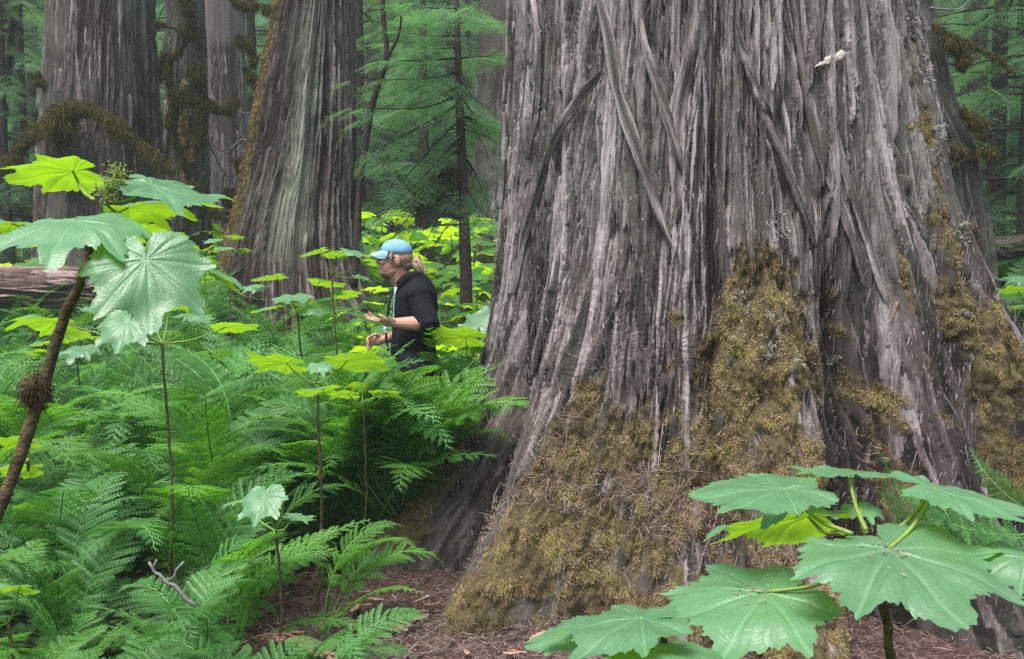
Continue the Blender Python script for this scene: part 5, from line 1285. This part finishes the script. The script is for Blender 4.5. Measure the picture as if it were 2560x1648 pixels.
def sticks(P, D, L, W, tone, curl, seed):
    r = np.random.default_rng(seed); n = len(P); D = D / np.linalg.norm(D, axis=1)[:, None]
    sd = np.cross(D, r.normal(size=(n, 3))); sd /= np.linalg.norm(sd, axis=1)[:, None]; up = np.cross(D, sd)
    V = []
    for t, w_ in ((-.5, .7), (0, 1.), (.5, .35)):
        c = P + D * (L * t)[:, None] + sd * (curl * L * (.25 - t * t))[:, None]
        for q in range(3):
            a = q * 2.094; V.append(c + (sd * math.cos(a) + up * math.sin(a)) * (W * w_)[:, None])
    V = np.stack(V, 1).reshape(-1, 3); k = np.arange(n)[:, None] * 9
    F = [k + np.array([s * 3 + q, s * 3 + (q + 1) % 3, s * 3 + 3 + (q + 1) % 3, s * 3 + 3 + q]) for s in (0, 1) for q in range(3)]
    return V, np.concatenate(F), np.repeat(tone, 9)
n = 26000
x = r.normal(.25, 1.15, n); y = r.normal(4.25, .62, n); rt = np.hypot(x - TREE[0], y - TREE[1])
z = gz(x, y) + .012 + .02 * fbm2(x * 9, y * 9, 3, 60) + .012 * noise2(x * 26, y * 26, 62) + r.uniform(-.004, .022, n)
az = r.uniform(0, 6.28, n)
L = r.uniform(.012, .05, n) * np.where(r.random(n) < .06, 3.5, 1)
V, F, A_ = sticks(np.stack([x, y, z], 1), np.stack([np.cos(az), np.sin(az), r.normal(0, .3, n)], 1), L, r.uniform(.0008, .0026, n), np.clip(r.normal(.14, .2, n), 0, 1), r.normal(0, .5, n), 3)
tag(link('needle_litter', mesh_np('needle_litter', V, F, [M['twig']], {'tone': A_}, False)), kind='stuff')
# litter caught on the roots of the giant: dead reddish sprays, twigs
fz = Vf.reshape(-1, 3); up_ = np.clip(Nrm[..., 2], 0, 1) ** 1.0
w_ = ((up_ + .05) * np.exp(-((Z - .45) / .35) ** 2) * (TH > rad(-45)) * (TH < rad(20)) * (Z > 0) * (.3 + 1.2 * (noise2(S * 3, Z * 3, 70) > .05))).ravel(); cdf = np.cumsum(w_); cdf /= cdf[-1]
n = 3000; k = np.searchsorted(cdf, r.random(n)); P = fz[k] + Nrm.reshape(-1, 3)[k] * r.uniform(.004, .035, (n, 1))
D = r.normal(size=(n, 3)); Q = Nrm.reshape(-1, 3)[k]; D -= Q * (D * Q).sum(1)[:, None] * .8
V, F, A_ = sticks(P, D, r.uniform(.012, .05, n) * np.where(r.random(n) < .10, 3.2, 1), r.uniform(.0008, .0022, n), np.clip(r.normal(.45, .28, n), 0, 1), r.normal(0, .6, n), 4)
tag(link('root_litter', mesh_np('root_litter', V, F, [M['twig']], {'tone': A_}, False)), kind='stuff')
# separate twigs and sticks one can point to
def stick_thing(name, px, label, cat, r0, r1, mat, on=True, forks=(), seed=0, d=None):
    def hit(a, b):
        p = giant_hit(a, b, .02) if d is None else at(a, b, d)
        return p
    root = None
    ptsS = [hit(*q) for q in px]; ptsS = [q for q in ptsS if q is not None]
    m = MB(); C = spline(ptsS, 16); m.tube(C, np.linspace(r0, r1, 16), 6, .7)
    for fp in forks: m.tube(spline([hit(*q) for q in fp], 8), np.linspace(r0 * .6, r1 * .6, 8), 5, .7)
    return tag(link(name, m.mesh(name, [M[mat]])), label, cat)
stick_thing('fallen_stick', [(372, 1405), (388, 1432), (398, 1436), (418, 1458), (437, 1464), (462, 1495), (490, 1515)], 'pale forked dead stick lying among the ferns at lower left', 'stick', .0045, .0075, 'wood_grey', forks=[[(415, 1455), (436, 1440), (441, 1425), (460, 1405)], [(388, 1432), (384, 1418), (392, 1400)]], d=3.1)
stick_thing('dry_twig', [(1658, 1058), (1650, 1120), (1640, 1175), (1600, 1180)], 'thin pale twig hanging over the moss on the middle roots', 'twig', .003, .0015, 'twig', forks=[[(1650, 1120), (1690, 1150), (1700, 1210), (1660, 1300)], [(1640, 1175), (1690, 1180), (1720, 1160)]])
stick_thing('dry_twig', [(1800, 1230), (1790, 1300), (1760, 1380), (1745, 1440)], 'long dry twig trailing down the roots beside the upper right leaves', 'twig', .003, .0012, 'twig', forks=[[(1790, 1300), (1760, 1290), (1720, 1270)]])
stick_thing('bark_sliver', [(1410, 1232), (1412, 1262), (1414, 1285)], 'short pale sliver of wood on the mossy front root', 'sliver', .006, .002, 'wood_grey')
stick_thing('bark_sliver', [(1372, 1198), (1367, 1228)], 'small white sliver on the mossy root near its crest', 'sliver', .005, .002, 'wood_grey')
def gpt(px, py):
    d = 3.9
    for _ in range(12):
        p = at(px, py, d); e = p.z - float(gz(p.x, d)) - .02; d += e * 1.6
    return at(px, py, d)
for q, (pp_, lab) in enumerate([([(1010, 1645), (1050, 1600), (1100, 1565), (1160, 1530)], 'long thin twig lying on the red duff below the left root'), ([(900, 1580), (960, 1600), (1010, 1590)], 'short twig lying at the left end of the red duff'), ([(1750, 1560), (1790, 1590), (1840, 1625)], 'twig on the litter behind the bottom leaves')]):
    m = MB().tube(spline([gpt(*a) for a in pp_], 14), np.linspace(.004, .002, 14), 6, .75); tag(link('dry_twig', m.mesh('dry_twig', [M['twig']])), lab, 'twig')
# dead reddish cedar sprays on the roots
for q, (px, py) in enumerate([(1505, 1290), (1470, 1180), (1560, 1235), (1640, 1200), (1700, 1275), (1740, 1330)]):
    p = giant_hit(px, py, .012)
    if p is None: continue
    T_ = SPR[q % 4] * .16; T_ = T_.reshape(-1, 3); a = Matrix.Rotation(rad(-70 + 35 * q), 3, 'Y') ; b_ = np.array(Matrix.Rotation(rad(-60), 3, 'X') @ a)
    V = T_ @ np.array(Matrix.Rotation(rad(80), 3, 'X')).T @ np.array(Matrix.Rotation(rad(60 + 40 * q), 3, 'Y')).T + np.array(p)
    o = link('dead_spray', mesh_np('dead_spray', V, np.arange(len(V)).reshape(-1, 4), [M['needle_dead']], {'tone': np.random.default_rng(q).random(len(V))}, False))
    tag(o, 'dead reddish cedar spray caught on the mossy middle roots', 'dead spray', 'dead sprays on the mossy roots')

cm = MB(); u = np.linspace(-1, 1, 9)
V = np.array([[a * .035, b * .012 * (1 - .6 * abs(a)) + .003 * noise2(a * 4, b * 3 + 2, 81), .004 * (1 - b * b) * s + .004 * noise2(a * 3, b * 2, 82)] for s in (1, -1) for a in u for b in (-1, -.4, .4, 1)])
F = []
for q in range(8):
    for w_ in range(3): a0 = q * 4 + w_; F += [[a0, a0 + 4, a0 + 5, a0 + 1], [36 + a0, 36 + a0 + 1, 36 + a0 + 5, 36 + a0 + 4]]
chip = mesh_np('bark_chip', V, np.array(F), [M['chip']])
rc = random.Random(3)
for q in range(22):
    px, py = rc.uniform(880, 2200), rc.uniform(1480, 1645)
    if px > 1080 and py < 1590: px = rc.uniform(880, 1080)
    p = gpt(px, py)
    o = link('bark_chip', chip); o.location = (p.x, p.y, float(gz(p.x, p.y)) + .035); o.rotation_euler = (rc.uniform(-.4, .4), rc.uniform(-.3, .3), rc.uniform(0, 6.28)); s_ = rc.uniform(.5, 1.6); o.scale = (s_, s_ * rc.uniform(.7, 1.3), s_)
    tag(o, 'reddish bark chip lying on the needle litter at the foot of the roots', 'bark chip', 'bark chips on the litter')
# ---------------------------------------------------------------- the ground sheet
def axis(a, b, dense0, dense1, fine, coarse):
    x = [a]
    while x[-1] < b: x.append(x[-1] + (fine if dense0 <= x[-1] <= dense1 else coarse))
    return np.array(x)
gx = axis(-60, 60, -4, 4, .05, .8); gy = axis(-6, 90, 1.5, 8, .05, .8)
GX, GY = np.meshgrid(gx, gy)
GZ = gz(GX, GY)
rt = np.hypot(GX - TREE[0], GY - TREE[1])
near = sstep(4.5, 3, np.hypot(GX - .2, GY - 4.4))
GZ = GZ + near * (.02 * fbm2(GX * 9, GY * 9, 3, 60) + .012 * noise2(GX * 26, GY * 26, 62))
nx = len(gx); i = np.arange(len(gy) - 1)[:, None] * nx; j = np.arange(nx - 1)[None]
def ground_mat():
    m, nt, out = new_mat('forest_floor')
    n1 = nz(nt, 2.2, 5, .65); n2 = nz(nt, 30, 5, .7); d = attr(nt, 'duff')
    duff = mixc(nt, mth(nt, 'MULTIPLY_ADD', n2, 2.4, -.7, clamp=True), (.018, .009, .008, 1), (.11, .064, .055, 1))
    soil = mixc(nt, mth(nt, 'MULTIPLY_ADD', n1, 3, -1, clamp=True), (.022, .017, .011, 1), (.025, .045, .015, 1))
    p = princ(nt, mixc(nt, d, soil, duff), .9, .15, n2, .8, .03)
    nt.links.new(p.outputs[0], out.inputs[0]); return m
duff = sstep(2.9, 1.9, np.hypot(GX - .35, GY - 4.3)) 
g = link('forest_floor', mesh_np('forest_floor', np.stack([GX, GY, GZ], -1).reshape(-1, 3), np.stack([i + j, i + j + 1, i + nx + j + 1, i + nx + j], -1).reshape(-1, 4), [ground_mat()], {'duff': duff}))
tag(g, kind='structure')

# ---------------------------------------------------------------- the damp air between the trunks
hz, hnt, hout = new_mat('damp_air')
pv = hnt.nodes.new('ShaderNodeVolumePrincipled'); pv.inputs['Color'].default_value = (.82, .92, .90, 1); pv.inputs['Density'].default_value = .0022; pv.inputs['Anisotropy'].default_value = .2
hnt.links.new(pv.outputs[0], hout.inputs['Volume'])
bx = MB(); x0, x1, y0, y1, z0, z1 = -75, 75, -10, 100, -2.5, 56
bx.add([(x, y, z) for z in (z0, z1) for y in (y0, y1) for x in (x0, x1)], [[0, 2, 3, 1], [4, 5, 7, 6], [0, 1, 5, 4], [2, 6, 7, 3], [0, 4, 6, 2], [1, 3, 7, 5]])
tag(link('haze', bx.mesh('haze', [hz], False)), kind='stuff')
cy.volume_bounces = 1
